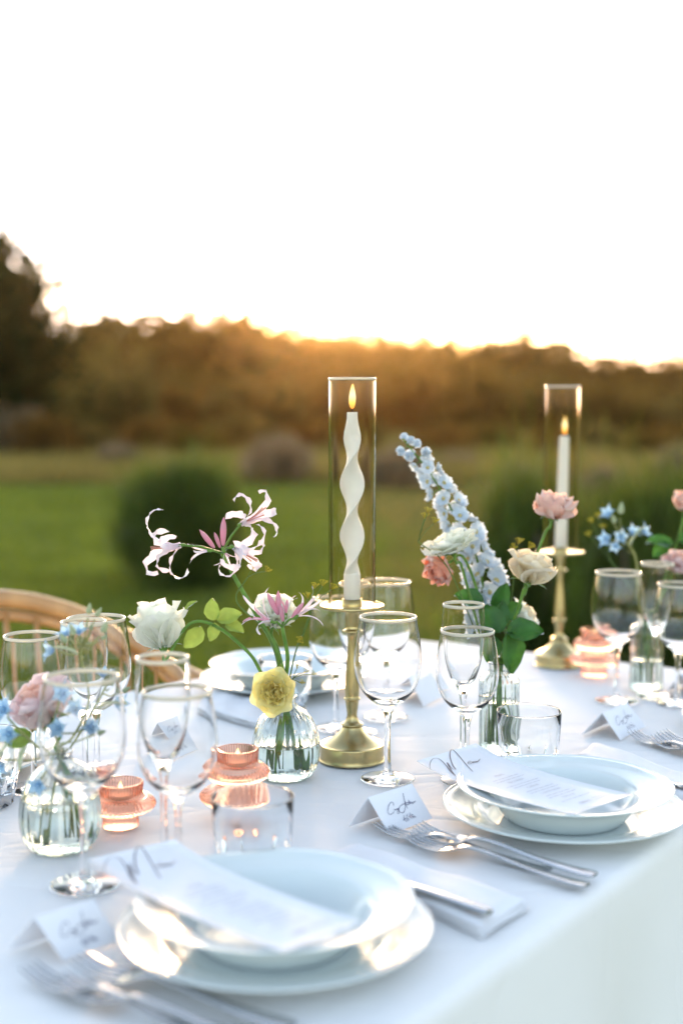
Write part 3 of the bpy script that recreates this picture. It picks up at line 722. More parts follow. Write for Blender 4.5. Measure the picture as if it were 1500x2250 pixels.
def place_card(rl, rr_, bl, br, fl, label, h=.036, text=True):
    """ridge ends (pixels at height h), front foot ends, back foot start"""
    A, B = on(*rl, h), on(*rr_, h); C, D = on(*br, .0005), on(*bl, .0005); E = on(*fl, .0005); G = E + (B-A); G.z = E.z
    o = thing('place_card', label, 'place card', (A+B+C+D)/4 - Vector((0, 0, h/2)))
    n1 = (B-A).cross(D-A).normalized(); n1 = n1 if n1.z > 0 else -n1
    n2 = (B-A).cross(E-A).normalized(); n2 = n2 if n2.z > 0 else -n2
    def panel(a, b, c, d, nn):
        L = o.location; q = [x-L for x in (a, b, c, d)]; r = [x-nn*.0006 for x in q]
        return MB().add(q+r, [(0,1,2,3),(7,6,5,4),(0,4,5,1),(1,5,6,2),(2,6,7,3),(3,7,4,0)], True)
    panel(A, B, C, D, n1).build('front_panel', M_paper, o); panel(B, A, E, G, n2).build('back_panel', M_paper, o)
    if text:
        def f(u, v, lift=0): return A*(1-u)*(1-v)+B*u*(1-v)+C*u*v+D*(1-u)*v + n1*lift - o.location
        f.normal = n1; m = MB()
        for i, st in enumerate(NAME): ribbon(m, [ktouv(p) for p in st], .0006 if i not in (1, 4) else .0005, f, .0003+.00002*i)
        m.build('handwriting', M_blueink, o)
    return o
place_card((808,1752), (905,1721), (856,1834), (950,1798), (765,1816), 'folded place card with legible blue handwriting beside the three sharp forks')
place_card((75,2014), (206,1974), (140,2112), (266,2068), (15,2088), 'blurred folded place card beside the nearest forks', .036)
place_card((1322,1566), (1376,1543), (1362,1626), (1418,1596), (1276,1614), 'blurred place card beside the forks at the table end', .034)
place_card((338,1600), (400,1578), (380,1676), (440,1650), (306,1660), 'blurred place card seen through the wine glass and flute', .036)
place_card((905,1500), (948,1478), (930,1552), (980,1528), (880,1535), 'blurred place card behind the big sharp wine glass, near the bare table end', .034, False)
place_card((1496,1480), (1540,1462), (1520,1530), (1570,1510), (1462,1520), 'blurred place card cut by the picture edge among the end glasses', .034, False)

# ------------------------------------------------------------------ cutlery
def fork_proto():
    g = bpy.data.objects.new('dinner_fork', None); g.empty_display_size = .02; link(g)
    # along +X: handle end at 0, tips at .21
    st = [(0, .0050, .0035, .0020), (.006, .0080, .0030, .0022), (.03, .0070, .0030, .0024), (.07, .0048, .0060, .0027), (.105, .0036, .0105, .0032), (.130, .0033, .0120, .0034),
          (.142, .0060, .0105, .0026), (.150, .0112, .0080, .0022), (.160, .0125, .0055, .0020), (.166, .0125, .0046, .0019)]
    P = crspline(st, 4); m = MB(); rows = []
    for x, w, z, th in P:
        row = []
        for a in range(12):
            t = 2*PI*a/12; sy = math.copysign(abs(math.cos(t))**.7, math.cos(t)); sz = math.copysign(abs(math.sin(t))**.7, math.sin(t))
            dish = -.0016*(1-(sy)**2) if x > .145 else 0
            m.v.append((x, sy*w, z+sz*th/2+dish*min(1, (x-.14)/.01) if x > .145 else z+sz*th/2)); row.append(len(m.v)-1)
        rows.append(row)
    for a, b in zip(rows, rows[1:]):
        for k in range(12): m.f.append((a[k], a[(k+1) % 12], b[(k+1) % 12], b[k])); m.flat.append(False)
    m.f += [tuple(reversed(rows[0])), tuple(rows[-1])]; m.flat += [True, True]
    m.build('handle', M_steel, g)
    for k in range(4):
        y = (k-1.5)*.0066; t = MB(); rows = []
        Q = crspline([(.164, y, .0042, .0027), (.175, y, .0034, .0021), (.19, y*.97, .0046, .0018), (.203, y*.94, .0082, .0014), (.2105, y*.93, .0112, .0006)], 3)
        for x, yy, z, w in Q:
            row = []
            for a in range(8):
                q = 2*PI*a/8; t.v.append((x, yy+w*math.cos(q), z+.0010*math.sin(q))); row.append(len(t.v)-1)
            rows.append(row)
        for a, b in zip(rows, rows[1:]):
            for j in range(8): t.f.append((a[j], a[(j+1) % 8], b[(j+1) % 8], b[j])); t.flat.append(False)
        t.f += [tuple(reversed(rows[0])), tuple(rows[-1])]; t.flat += [True, True]
        t.build('tine', M_steel, g)
    return g
FK = fork_proto(); nfork = 0
def fork(hpx, tpx, label, dz=.0, tilt=0):
    global nfork
    a = on(*hpx, .003+dz); b = on(*tpx, .010+dz)
    o = FK if nfork == 0 else copy_tree(FK); nfork += 1
    d = b-a; o.location = (b.x-.2105*d.x/math.hypot(d.x, d.y), b.y-.2105*d.y/math.hypot(d.x, d.y), TZ+dz); o.rotation_euler = (tilt, 0, math.atan2(d.y, d.x))
    return tag(o, label, 'fork', 'steel forks laid beside the plates')
fork((1195,1909), (830,1807), 'steel fork lying lowest, its tines covering the handwritten place card corner')
fork((1265,1939), (893,1832), 'sharp steel fork in the middle of the three beside the place card', .0022)
fork((1280,1916), (918,1812), 'steel fork stacked on top of the others beside the sharp plates', .0050, -.12)
fork((620,2330), (62,2122), 'blurred fork beside the nearest place card, farthest from the plates')
fork((700,2330), (128,2148), 'blurred middle fork of the nearest setting', .0022)
fork((690,2270), (172,2100), 'blurred fork of the nearest setting, closest to the plates', .0050, -.12)
fork((1660,1700), (1388,1607), 'blurred fork at the table end touching the place card')
fork((1700,1715), (1433,1617), 'blurred middle fork at the table end', .0022)
fork((1720,1700), (1454,1607), 'blurred fork at the table end stacked over its neighbour', .0050, -.12)

def napkin(corners, label, knife_label=None, kp=None):
    C = [on(*c) for c in corners]; L = sum(C, Vector())/4
    o = thing('folded_napkin', label, 'napkin', (L.x, L.y, TZ))
    C = [c-Vector((L.x, L.y, TZ)) for c in C]
    for k in range(3):                 # three folded layers, each a soft slab with a rounded fold
        m = MB(); z0 = .0005+.0036*k; sh = 1-.02*k; nu, nv = 14, 26; top = []; 
        for i in range(nu):
            for j in range(nv):
                u, v = i/(nu-1), j/(nv-1); p = C[0]*(1-u)*(1-v)+C[1]*u*(1-v)+C[2]*u*v+C[3]*(1-u)*v
                p = p*sh; e = min(u, 1-u)*.10; e2 = min(v, 1-v)*.25; ed = min(1, min(e, e2)/.006)
                p.z = z0+.0034*math.sqrt(max(0, 1-(1-ed)**2)) + .0008*math.sin(u*7+v*5+k) + (.0012*math.sin(v*14+2*k)*(u > .02)); top.append(p)
        m.grid(top, nu, nv)
        m.build('fold_layer', M_napkin, o)
    return o
def knife(a, b, label, z=.0135):
    p, q = on(*a, z), on(*b, z); d = q-p
    o = thing('table_knife', label, 'knife', p, math.atan2(d.y, d.x), 'steel knives on the napkins')
    def sweep(st, name):
        m = MB(); rows = []
        for x, w, th, yo in crspline(st, 4):
            row = []
            for a_ in range(10):
                t = 2*PI*a_/10; m.v.append((x, yo+w*math.cos(t), .002+th*math.sin(t))); row.append(len(m.v)-1)
            rows.append(row)
        for r1, r2 in zip(rows, rows[1:]):
            for k in range(10): m.f.append((r1[k], r1[(k+1) % 10], r2[(k+1) % 10], r2[k])); m.flat.append(False)
        m.f += [tuple(reversed(rows[0])), tuple(rows[-1])]; m.flat += [True, True]; m.build(name, M_steel, o)
    sweep([(0, .005, .0022, 0), (.008, .0075, .003, 0), (.05, .006, .0032, 0), (.095, .0045, .003, 0)], 'handle')
    sweep([(.093, .0044, .0028, 0), (.11, .0075, .0013, .001), (.16, .0085, .001, .001), (.2, .007, .0008, .002), (.215, .001, .0005, .006)], 'blade')
napkin([(690,1893), (775,1866), (1165,1995), (1060,2062)], 'folded white napkin between the nearest plates and the sharp forks')
knife((1075,2010), (760,1905), 'blurred knife lying on the nearest folded napkin')
napkin([(1262,1668), (1300,1640), (1640,1760), (1600,1820)], 'folded bluish-white napkin behind the stacked plates with the sharp menu')
knife((1640,1770), (1380,1700), 'knife on the napkin behind the stacked plates, half out of the picture')
napkin([(440,1565), (470,1520), (610,1556), (590,1610)], 'folded napkin in front of the far plates behind the yellow rose')
napkin([(-150,1762), (-90,1722), (20,1735), (0,1780)], 'folded napkin cut by the picture edge before the rattan chair')

# ------------------------------------------------------------------ candlesticks
STK = crspline([(0, .0008), (.0405, .0008), (.0417, .002), (.0417, .0195), (.0408, .0212), (.0375, .0218), (.030, .0255), (.0225, .0310), (.0165, .0370), (.0130, .0425), (.0128, .0445), (.0145, .0458), (.0145, .0478), (.0115, .0492), (.0085, .0520),
     (.0066, .060), (.0082, .072), (.0092, .0785), (.0108, .0800), (.0108, .0818), (.0092, .0835), (.0096, .095), (.0082, .115), (.0062, .140), (.0058, .158), (.0075, .1665), (.0115, .1685), (.0115, .1715), (.0080, .1735), (.0088, .186), (.0118, .1975),
     (.030, .2000), (.0405, .2008), (.0420, .2025), (.0415, .2045), (.0395, .2048), (.0380, .2036), (.0120, .2030), (0, .2030)], 3)
def flame_obj(parent, z, h, lean, mat, r=.0045, name='flame'):
    prof = [(0, 0)] + [(r*math.sin(PI*min(1, (k/12)**.72))**.9 if k < 12 else 0, h*k/12) for k in range(1, 13)]
    m = MB().lathe(prof, 14); m.v = [(x+lean*(zz/h)**2, y, zz) for x, y, zz in m.v]
    o = m.build(name, mat, parent); o.location = (0, 0, z); return o
def candlestick(px, py, twisted, lab_stick, lab_candle, lab_glass):
    p = on(px, py)
    s = thing('brass_candlestick', lab_stick, 'candlestick', p, .3, 'brass candlesticks')
    base = [q for q in STK if q[1] < .0448]; 
    i0 = next(i for i, q in enumerate(STK) if q[1] > .0448); i1 = next(i for i, q in enumerate(STK) if q[1] > .1975)
    MB().lathe(STK[:i0+1], 56).build('base', M_brass, s); MB().lathe(STK[i0:i1+1], 40).build('stem', M_brass, s); MB().lathe(STK[i1:], 56).build('drip_plate', M_brass, s)
    MB().lathe([(.0115, .203), (.0115, .212), (.0128, .2125), (.0128, .203)], 32).build('socket', M_brass, s)
    g = thing('hurricane_glass', lab_glass, 'glass cylinder', (p.x, p.y, TZ+.2052), 0, 'glass hurricanes')
    MB().lathe([(.0292, .0), (.0302, 0), (.0305, .0004), (.0305, .0012), (.0305, .003), (.0305, .1), (.0305, .2), (.0305, .288), (.0305, .2895), (.0303, .2908), (.0297, .2915), (.0291, .2908), (.0289, .2895), (.0289, .288), (.0289, .2), (.0289, .1), (.0289, .003), (.0289, .0012), (.0289, .0004), (.0292, 0)], 72).build('cylinder', M_hurr, g)
    MB().lathe([(.0297+.0012*math.cos(a), .2910+.0016*math.sin(a)) for a in [2*PI*q/8 for q in range(9)]], 72).build('rim', M_rimgold, g)
    c = thing('candle', lab_candle, 'candle', (p.x, p.y, TZ+.2038))
    if twisted:
        m = MB(); rows = []; n = 28; K = 120; Hc = .250
        for i in range(K+1):
            z = Hc*i/K
            k = min(1, max(0, (z-.038)/.018)); k = k*k*(3-2*k)
            kt = min(1, max(0, (Hc-z)/.062)); kt = kt*kt*(3-2*kt)
            a = .0100+(.0160-.0100)*k; b = .0100+(.0070-.0100)*k
            a = .0070+(a-.0070)*kt; b = .0066+(b-.0066)*kt
            ang = 2*PI*(z-.052)/.135+1.35; row = []
            for j in range(n):
                t = 2*PI*j/n; e = 1+.55*k*kt; x, y = a*math.cos(t), b*math.copysign(abs(math.sin(t))**e, math.sin(t))
                m.v.append((x*math.cos(ang)-y*math.sin(ang), x*math.sin(ang)+y*math.cos(ang), z)); row.append(len(m.v)-1)
            rows.append(row)
        for a, b in zip(rows, rows[1:]):
            for k in range(n): m.f.append((a[k], a[(k+1) % n], b[(k+1) % n], b[k])); m.flat.append(False)
        m.f += [tuple(reversed(rows[0])), tuple(rows[-1])]; m.flat += [True, True]
        body = m.build('wax_body', M_wax, c)
        bm = MB().lathe([(.0102, .0), (.0108, .001), (.0108, .040), (.0100, .043), (.006, .0435)], 28); bm.build('foot', M_wax, c)
        zt = Hc; lean = .0008
    else:
        Hc = .206; body = MB().lathe(crspline([(.0108, 0), (.0104, .05), (.0094, .14), (.0084, .198), (.0072, .205), (.004, .2050), (0, .2040)], 3), 32).build('wax_body', M_wax, c); zt = Hc-.002; lean = 0
        c.rotation_euler = (0, R(1.2), 0)
    MB().tube([(0, 0, zt-.002), (.0003, 0, zt+.004), (.001, 0, zt+.008)], .0007, 6).build('wick', M_wick, body)
    flame_obj(body, zt+.0035, .034, lean, M_flame)
candlestick(773, 1668, True, 'satin brass candlestick in focus holding the white twisted candle', 'lit white candle twisted into a spiral inside a glass cylinder', 'tall clear hurricane glass with bright rim around the twisted candle')
candlestick(1227, 1460, False, 'blurred brass candlestick at the table end holding a plain candle', 'lit plain white taper candle behind the pink rose', 'tall hurricane glass around the plain taper candle')

# ------------------------------------------------------------------ pink ribbed candle holders
def holder(px, py, two, label, s=1.0):
    p = on(px, py); o = thing('ribbed_candle_holder', label, 'candle holder', p, random.random())
    if two: out = [(0, .0006), (.0195, .0006), (.0212, .003), (.0205, .013), (.0212, .0155), (.0345, .0200), (.0415, .0280), (.0345, .0355), (.0232, .0385), (.0232, .0445), (.0310, .0480), (.0345, .0545), (.0310, .0605), (.0225, .0640), (.0228, .0790), (.0225, .0805)]
    else: out = [(0, .0006), (.0175, .0006), (.0190, .003), (.0187, .0125), (.0200, .0145), (.0320, .0185), (.0378, .0255), (.0320, .0325), (.0240, .0355), (.0245, .0485), (.0242, .0498)]
    zt = out[-1][1]; ri = out[-1][0]-.0022
    outp = crspline(out, 3); nout = len(outp)
    inn = [(ri+.0008, zt+.0003), (ri, zt-.001), (ri-.0004, zt-.012), (ri-.0022, zt-.0215), (.012, zt-.0225), (0, zt-.0225)]
    nr = 46
    def rf(t, i, r): return r*(1+.036*math.cos(nr*t)) if 2 < i < nout else r
    m = MB().lathe([(r*s, z*s) for r, z in outp+inn], nr*4, rf); m.build('ribbed_glass', M_pink, o)
    tlo = MB().lathe([(0, zt-.0222), (.0165, zt-.0222), (.0168, zt-.0125), (.0163, zt-.0125), (.0160, zt-.0145), (0, zt-.0140)], 28).build('tealight', M_tealightwax, o)
    MB().tube([(0, 0, zt-.0142), (.0002, 0, zt-.0095)], .0006, 6).build('wick', M_wick, tlo)
    flame_obj(tlo, zt-.0115, .0125, .0003, M_tea, .0024)
holder(266, 1815, False, 'small lit pink ribbed glass tealight holder with one bulge beside the tweedia vase')
holder(523, 1800, True, 'tall lit pink ribbed glass tealight holder with two bulges beside the bud vase')
holder(1304, 1484, True, 'blurred pink ribbed glass candle holder with two bulges beside the far candlestick')

# ------------------------------------------------------------------ vases
def vase(px, py, kind, label, level, name='bud_vase'):
    p = on(px, py); o = thing(name, label, 'vase', p)
    if kind == 'round':
        out = [(0, .0006), (.026, .0006), (.0325, .003), (.0385, .012), (.0418, .028), (.0420, .042), (.0395, .058), (.0340, .072), (.0255, .083), (.0165, .0895), (.0128, .0935), (.0126, .0985), (.0140, .1020)]
        inn = [(.0128, .1022), (.0112, .0985), (.0112, .0935), (.0150, .0882), (.0240, .0815), (.0325, .0708), (.0380, .0575), (.0404, .042), (.0402, .028), (.0370, .0135), (.0310, .0065), (.022, .0050), (0, .0048)]
        nr, amp = 22, .010
    else:
        out = [(0, .0006), (.0225, .0006), (.0255, .002), (.0264, .006), (.0264, .03), (.0264, .06), (.0264, .090), (.0248, .099), (.0190, .1045), (.0135, .1075), (.0122, .112), (.0125, .118), (.0140, .1205)]
        inn = [(.0128, .1207), (.0110, .118), (.0108, .112), (.0120, .1068), (.0178, .1032), (.0232, .0978), (.0246, .090), (.0246, .06), (.0246, .03), (.0246, .009), (.0225, .0065), (.015, .006), (0, .006)]
        nr, amp = 26, .016
    A = crspline(out, 4); B = crspline(inn, 4); nout = len(A); zt = out[-1][1]
    def rf(t, i, r): return r*(1+amp*math.cos(nr*t)) if 8 < i < nout-6 else r
    MB().lathe(A+B, nr*6, rf).build('glass_body', M_vase, o)
    W = [(r+.00035, z) for r, z in reversed(B) if z < level and r > .001]
    W = [(0, B[-1][1]-.0003)] + W + [(W[-1][0], level), (W[-1][0]-.0012, level-.0004), (0, level-.0006)]
    MB().lathe(W, 48).build('water', M_water, o)
    o['neck'] = zt; return o
V1 = vase(628, 1706, 'round', 'clear ribbed round bud vase in focus holding the nerines and yellow rose', .044)
V2 = vase(135, 1862, 'round', 'clear round bud vase with pale blue tweedia and a blush rose', .056)
V3 = vase(1095, 1650, 'tall', 'tall ribbed glass bottle vase holding the delphinium and pink roses', .068)
V4 = vase(1418, 1515, 'tall', 'blurred clear bottle vase behind the end wine glasses', .05)

# ------------------------------------------------------------------ flowers
def petal_mesh(name, L, W, a0, a1, cup, m, tip=.84, ruf=0.0, nu=7, nv=6, seed=0, bend=1.3, point=.18):
    rr = random.Random(seed); P = []; x = z = 0; C = []
    for i in range(nu):
        s = i/(nu-1); a = a0+(a1-a0)*s**bend; C.append((x, z, a, s)); x += math.sin(a)*L/(nu-1); z += math.cos(a)*L/(nu-1)
    ph = rr.random()*6
    for x, z, a, s in C:
        w = W*math.sin(PI*(.10+tip*s**.85))
        for j in range(nv):
            y = 2*j/(nv-1)-1; back = point*L*y*y*s*s
            n = cup*W*y*y*s + ruf*W*math.sin(9*s+4.2*y+ph)*abs(y)*s + ruf*W*.5*s*s*math.sin(7*y+ph)
            P.append((x-math.sin(a)*back-math.cos(a)*n, y*w, z-math.cos(a)*back+math.sin(a)*n))
    return MB().grid(P, nu, nv).mesh(name, m)
def leaf_mesh(name, L, W, m, seed=0, fold=.38, droop=.8, nu=9, nv=5):
    rr = random.Random(seed); P = []; x = z = 0
    for i in range(nu):
        s = i/(nu-1); a = -droop*s+.25
        for j in range(nv):
            y = 2*j/(nv-1)-1; w = W*math.sin(PI*(.03+.95*s**.8))**.8*(1+.05*math.sin(i*2.4))
            P.append((x, y*w, z+fold*W*abs(y)+.06*W*math.sin(s*9+y*3+seed)))
        x += math.cos(a)*L/(nu-1); z += math.sin(a)*L/(nu-1)
    return MB().grid(P, nu, nv).mesh(name, m)
def stem_path(v, ang, rad, way):
    """from the foot of the vase through its neck and the way points"""
    c = v.location; nk = v['neck']; a = Vector((math.cos(ang)*rad, math.sin(ang)*rad, .012))
    b = Vector((-math.cos(ang)*.004, -math.sin(ang)*.004, nk))
    pts = [c+a, c+a*.45+Vector((0, 0, nk*.52)), c+b] + [Vector(w) for w in way]
    return [Vector(p) for p in crspline(pts, 6)]
def stem_thing(name, label, cat, path, r, m, group=None, taper=.8):
    t = thing(name, label, cat, path[0], 0, group)
    L = [p-path[0] for p in path]; n = len(L)
    MB().tube(L, [r*(1.15-(1.15-taper)*i/(n-1)) for i in range(n)], 8).build('stem', m, t); return t
PETAL = {}
def rose_layers(key, style, mo, mi):
    if key in PETAL: return PETAL[key]
    D = R; out = []
    if style == 'open':     # loose garden rose, side view shows a bowl
        lay = [(5, 1.30, .80, D(38), D(88), .18, mo, .05), (6, 1.20, .72, D(24), D(62), .30, mo, .05), (6, 1.05, .58, D(12), D(38), .45, mi, .06), (6, .82, .45, D(4), D(18), .6, mi, .08)]
    elif style == 'goblet': # tall flaring petals seen from the side
        lay = [(5, 1.75, .86, D(40), D(66), .20, mo, .08), (5, 1.85, .84, D(28), D(40), .30, mo, .08), (5, 1.85, .70, D(16), D(22), .45, mo, .06), (5, 1.7, .5, D(6), D(8), .6, mi, .06)]
    elif style == 'flat':   # wide shallow bloom seen edge-on
        lay = [(6, 1.35, .80, D(66), D(92), .10, mo, .07), (6, 1.22, .70, D(56), D(78), .16, mo, .07), (6, 1.0, .56, D(40), D(62), .25, mi, .06), (6, .75, .42, D(20), D(40), .4, mi, .06)]
    elif style == 'ball':   # closed round bloom
        lay = [(5, 1.50, .95, D(72), D(-8), .50, mo, .02), (6, 1.42, .85, D(60), D(-22), .52, mo, .03), (6, 1.25, .70, D(40), D(-20), .55, mi, .04), (6, 1.0, .5, D(20), D(-12), .6, mi, .05)]
    elif style == 'cup':    # rounded globe
        lay = [(5, 1.35, .85, D(55), D(28), .42, mo, .03), (6, 1.30, .75, D(42), D(4), .48, mo, .04), (6, 1.15, .62, D(28), D(-6), .55, mi, .05), (6, .95, .5, D(14), D(-8), .6, mi, .06)]
    elif style == 'full':   # quartered, ruffled centre
        lay = [(6, 1.25, .80, D(60), D(86), .15, mo, .05), (7, 1.05, .66, D(45), D(64), .28, mo, .06), (7, .88, .50, D(34), D(62), .35, mi, .14), (7, .72, .42, D(22), D(48), .42, mi, .22), (6, .58, .34, D(8), D(30), .45, mi, .28)]
    else:                   # half-open, petals thrown back
        lay = [(5, 1.35, .72, D(30), D(104), .12, mo, .07), (5, 1.25, .66, D(20), D(74), .22, mo, .07), (5, 1.15, .56, D(8), D(34), .45, mi, .05), (5, .95, .42, D(2), D(10), .7, mi, .05)]
    for li, (n, L, W, a0, a1, cup, m, ruf) in enumerate(lay):
        out.append((n, [petal_mesh('petal', L, W, a0, a1*(1+.10*q), cup, m, .80, ruf, seed=li*5+q, point=.12) for q in (-1, 0, 1)]))
    PETAL[key] = out; return out
SEPAL = petal_mesh('sepal', 1.0, .16, R(75), R(125), .1, M_stem, .88, .05, 6, 3)
def rose(v, px, py, Y, axis, rad, key, style, mo, mi, way, label, ang=0.0, leaves=(), lm=None, seed=0, stem_r=.0022, group=None):
    rr = random.Random(seed); ax = Vector(axis).normalized(); c = at(px, py, Y); base = c-ax*rad*.42
    path = stem_path(v, ang, .022 if v in (V1, V2) else .013, [at(*w) for w in way] + [base-ax*rad*.45, base])
    t = stem_thing('rose', label, 'rose', path, stem_r, M_stem, group)
    fr = Matrix.Translation(base-path[0]) @ frame(ax, rr.random()*6)
    MB().lathe([(0, -.006), (.003, -.004), (.0052, 0), (.0048, .003), (0, .004)], 12).build('calyx', M_stem, t).matrix_local = fr @ Matrix.Scale(rad/.03, 4)
    for k in range(5): inst('sepal', SEPAL, t, fr @ Matrix.Rotation(k*2*PI/5+.3, 4, 'Z') @ Matrix.Scale(rad*.75, 4))
    for li, (n, ms) in enumerate(rose_layers(key, style, mo, mi)):
        for k in range(n):
            inst('petal', ms[rr.randrange(3)], t, fr @ Matrix.Rotation(2*PI*(k+rr.uniform(-.12, .12))/n+li*.55, 4, 'Z') @ Matrix.Rotation(rr.uniform(-.10, .10), 4, 'Y') @ Matrix.Scale(rad*rr.uniform(.93, 1.07), 4))
    for q, (lx, ly, lY, dx, dz, dy, L) in enumerate(leaves):
        p = at(lx, ly, lY); d = Vector((dx, dy, dz)).normalized()
        me = leaf_mesh('leaf', L, L*.36, lm or M_leafdk, q+seed)
        X = d; up = Vector((rr.uniform(-.9, .9), rr.uniform(-1, -.2), rr.uniform(.2, 1))); Yv = up.cross(X).normalized(); Z = X.cross(Yv)
        inst('leaf', me, t, Matrix.Translation(p-path[0]) @ Matrix((X, Yv, Z)).transposed().to_4x4())
    return t
y1, y2, y3, y4 = V1.location.y, V2.location.y, V3.location.y, V4.location.y
rose(V1, 354, 1400, y1-.03, (-.22, .2, .95), .033, 'goblet', 'goblet', M_white, M_white, [(580, 1486, y1-.005), (548, 1436, y1-.01), (475, 1376, y1-.02), (415, 1372, y1-.03)],
     'creamy white rose leaning away from the bud vase, its green calyx showing', 2.4, [(470, 1362, y1-.02, -.05, 1, -.1, .028), (478, 1365, y1-.02, 1, .3, .1, .032), (470, 1368, y1-.02, -.2, -1, -.2, .024), (440, 1375, y1-.025, -.6, -.8, -.1, .034), (495, 1372, y1-.015, .9, -.35, -.2, .026), (408, 1345, y1-.03, .7, .7, 0, .020)], M_leaflt, 1)
rose(V1, 602, 1352, y1+.035, (.12, -.35, .85), .034, 'whiteopen', 'open', M_white, M_white, [(628, 1500, y1+.012), (610, 1425, y1+.03)], 'creamy white rose standing behind the small pink nerine', 1.2, (), None, 2)
rose(V1, 601, 1521, y1-.035, (-.12, -.9, .12), .0265, 'yellow', 'full', M_yellow, M_yellowin, [(632, 1530, y1-.012)], 'ruffled yellow rose drooping over the lip of the bud vase', 4.2, [(618, 1492, y1-.02, -.1, 1, .2, .02)], M_leaflt, 3)
rose(V2, 96, 1552, y2+.02, (-.35, -.2, .65), .040, 'blush', 'open', M_blush, M_pinkp, [(120, 1640, y2+.01)], 'blurred blush-pink rose half hidden by the wine glass with tweedia', .4, [(70, 1610, y2, -.8, -.3, -.2, .03)], M_leaflt, 4)
rose(V3, 988, 1192, y3+.005, (-.30, -.12, .93), .034, 'flat', 'flat', M_white, M_white, [(1075, 1440, y3+.005), (1035, 1320, y3+.015), (1012, 1240, y3+.02)], 'flat white rose in front of the blue delphinium', .6, (), None, 5)
rose(V3, 966, 1250, y3+.03, (-.45, -.35, -.25), .0240, 'coral', 'ball', M_coral, M_coral, [(1078, 1430, y3+.01), (1045, 1290, y3+.03), (1015, 1222, y3+.04)], 'round coral-pink rose hanging under the flat white rose', 1.6, (), None, 6)
rose(V3, 1166, 1255, y3-.02, (.22, -.12, .9), .038, 'cream', 'open', M_cream, M_cream, [(1106, 1430, y3), (1135, 1345, y3-.01), (1150, 1295, y3-.02)], 'open cream rose on a straight green stem above the large leaves', 2.6, (), None, 7)
rose(V3, 1142, 1358, y3+.05, (.55, -.1, .35), .030, 'white2', 'half', M_white, M_cream, [(1098, 1432, y3+.02), (1112, 1395, y3+.04)], 'low white rose behind the cream rose stem, beside dark leaves', 3.6,
     [(1110, 1388, y3-.02, .12, -1, -.05, .058), (1112, 1392, y3-.015, 1, .05, -.1, .050), (1098, 1390, y3-.01, -.55, .8, .1, .045), (1085, 1380, y3, .3, .9, .2, .040), (1090, 1400, y3-.015, -.25, -.7, -.1, .036), (1060, 1330, y3+.02, -.9, .35, 0, .042), (1080, 1335, y3+.01, .4, .7, 0, .04), (1095, 1350, y3+.02, .9, .4, 0, .035)], M_leafdk, 8)
rose(V3, 1215, 1118, y3+.07, (.12, -.15, .8), .031, 'pinkball', 'ball', M_pinkp, M_pinkp, [(1112, 1425, y3+.02), (1150, 1300, y3+.05), (1195, 1175, y3+.07)], 'pink rose held high in front of the plain taper candle', 4.6, (), None, 9)
rose(V4, 1507, 1108, y4+.02, (.1, -.3, .8), .026, 'pink', 'cup', M_pinkp, M_pinkp, [(1440, 1330, y4+.01), (1490, 1180, y4+.02)], 'pink rosebud cut by the picture edge at the table end', .5, [(1475, 1200, y4, -.9, .15, -.1, .045), (1490, 1190, y4, .8, .2, 0, .04), (1470, 1195, y4, -.5, -.4, 0, .035)], M_leafdk, 10)
rose(V4, 1487, 1240, y4+.0, (.2, -.3, .7), .030, 'blush', 'open', M_blush, M_pinkp, [(1435, 1340, y4)], 'pale lilac-pink rose behind the end flute', 2.2, (), None, 11)

# nerines
def strap_mesh(name, L, W, a0, a1, m, ruf, seed, bend=2.0, nu=15, nv=4):
    rr = random.Random(seed); P = []; x = z = 0; ph = rr.random()*6
    for i in range(nu):
        s = i/(nu-1); a = a0+(a1-a0)*s**bend; w = W*(.45+.75*math.sin(PI*min(1, .12+.80*s)))*(1 if s < .93 else .55)
        sway = .06*L*math.sin(s*3+ph)*s
        for j in range(nv):
            y = 2*j/(nv-1)-1; n = .35*W*y*y*(1-s) + ruf*W*math.sin(s*26+ph+y*1.5)*abs(y)
            P.append((x-math.cos(a)*n, y*w+sway+ruf*.4*W*math.sin(s*31+ph), z+math.sin(a)*n))
        x += math.sin(a)*L/(nu-1); z += math.cos(a)*L/(nu-1)
    return MB().grid(P, nu, nv).mesh(name, m)
STRAP = [strap_mesh('petal', .070, .0042, R(10+6*q), R(195+30*q), M_nerine, .38, q) for q in range(4)]
STH = [strap_mesh('petal', .050, .0020, R(8+5*q), R(70+22*q), M_nerinebud if q % 2 else M_nerine, .10, 10+q, 1.6) for q in range(3)]
BUD = MB().lathe(crspline([(0, 0), (.0016, .002), (.0026, .010), (.0022, .018), (0, .024)], 3), 10).mesh('bud', M_nerinebud)
def floret(t, org, base, axis, meshes, scale, seed, n=6, stam=True):
    rr = random.Random(seed); fr = Matrix.Translation(Vector(base)-org) @ frame(axis, rr.random()*6)
    for k in range(n):
        inst('petal', meshes[rr.randrange(len(meshes))], t, fr @ Matrix.Rotation(2*PI*k/n+rr.uniform(-.2, .2), 4, 'Z') @ Matrix.Rotation(rr.uniform(-.15, .25), 4, 'Y') @ Matrix.Scale(scale*rr.uniform(.85, 1.12), 4))
    if stam:
        for k in range(3):
            a = rr.random()*6; o = MB().tube([(0, 0, .004), (.003*math.cos(a), .003*math.sin(a), .02), (.008*math.cos(a), .008*math.sin(a), .034)], [.0006, .0005, .0009], 6).build('stamen', M_anther, t); o.matrix_local = fr @ Matrix.Scale(scale, 4)
    MB().lathe([(0, -.006), (.0018, -.004), (.0022, 0), (.0016, .004), (0, .005)], 8).build('ovary', M_stem, t).matrix_local = fr
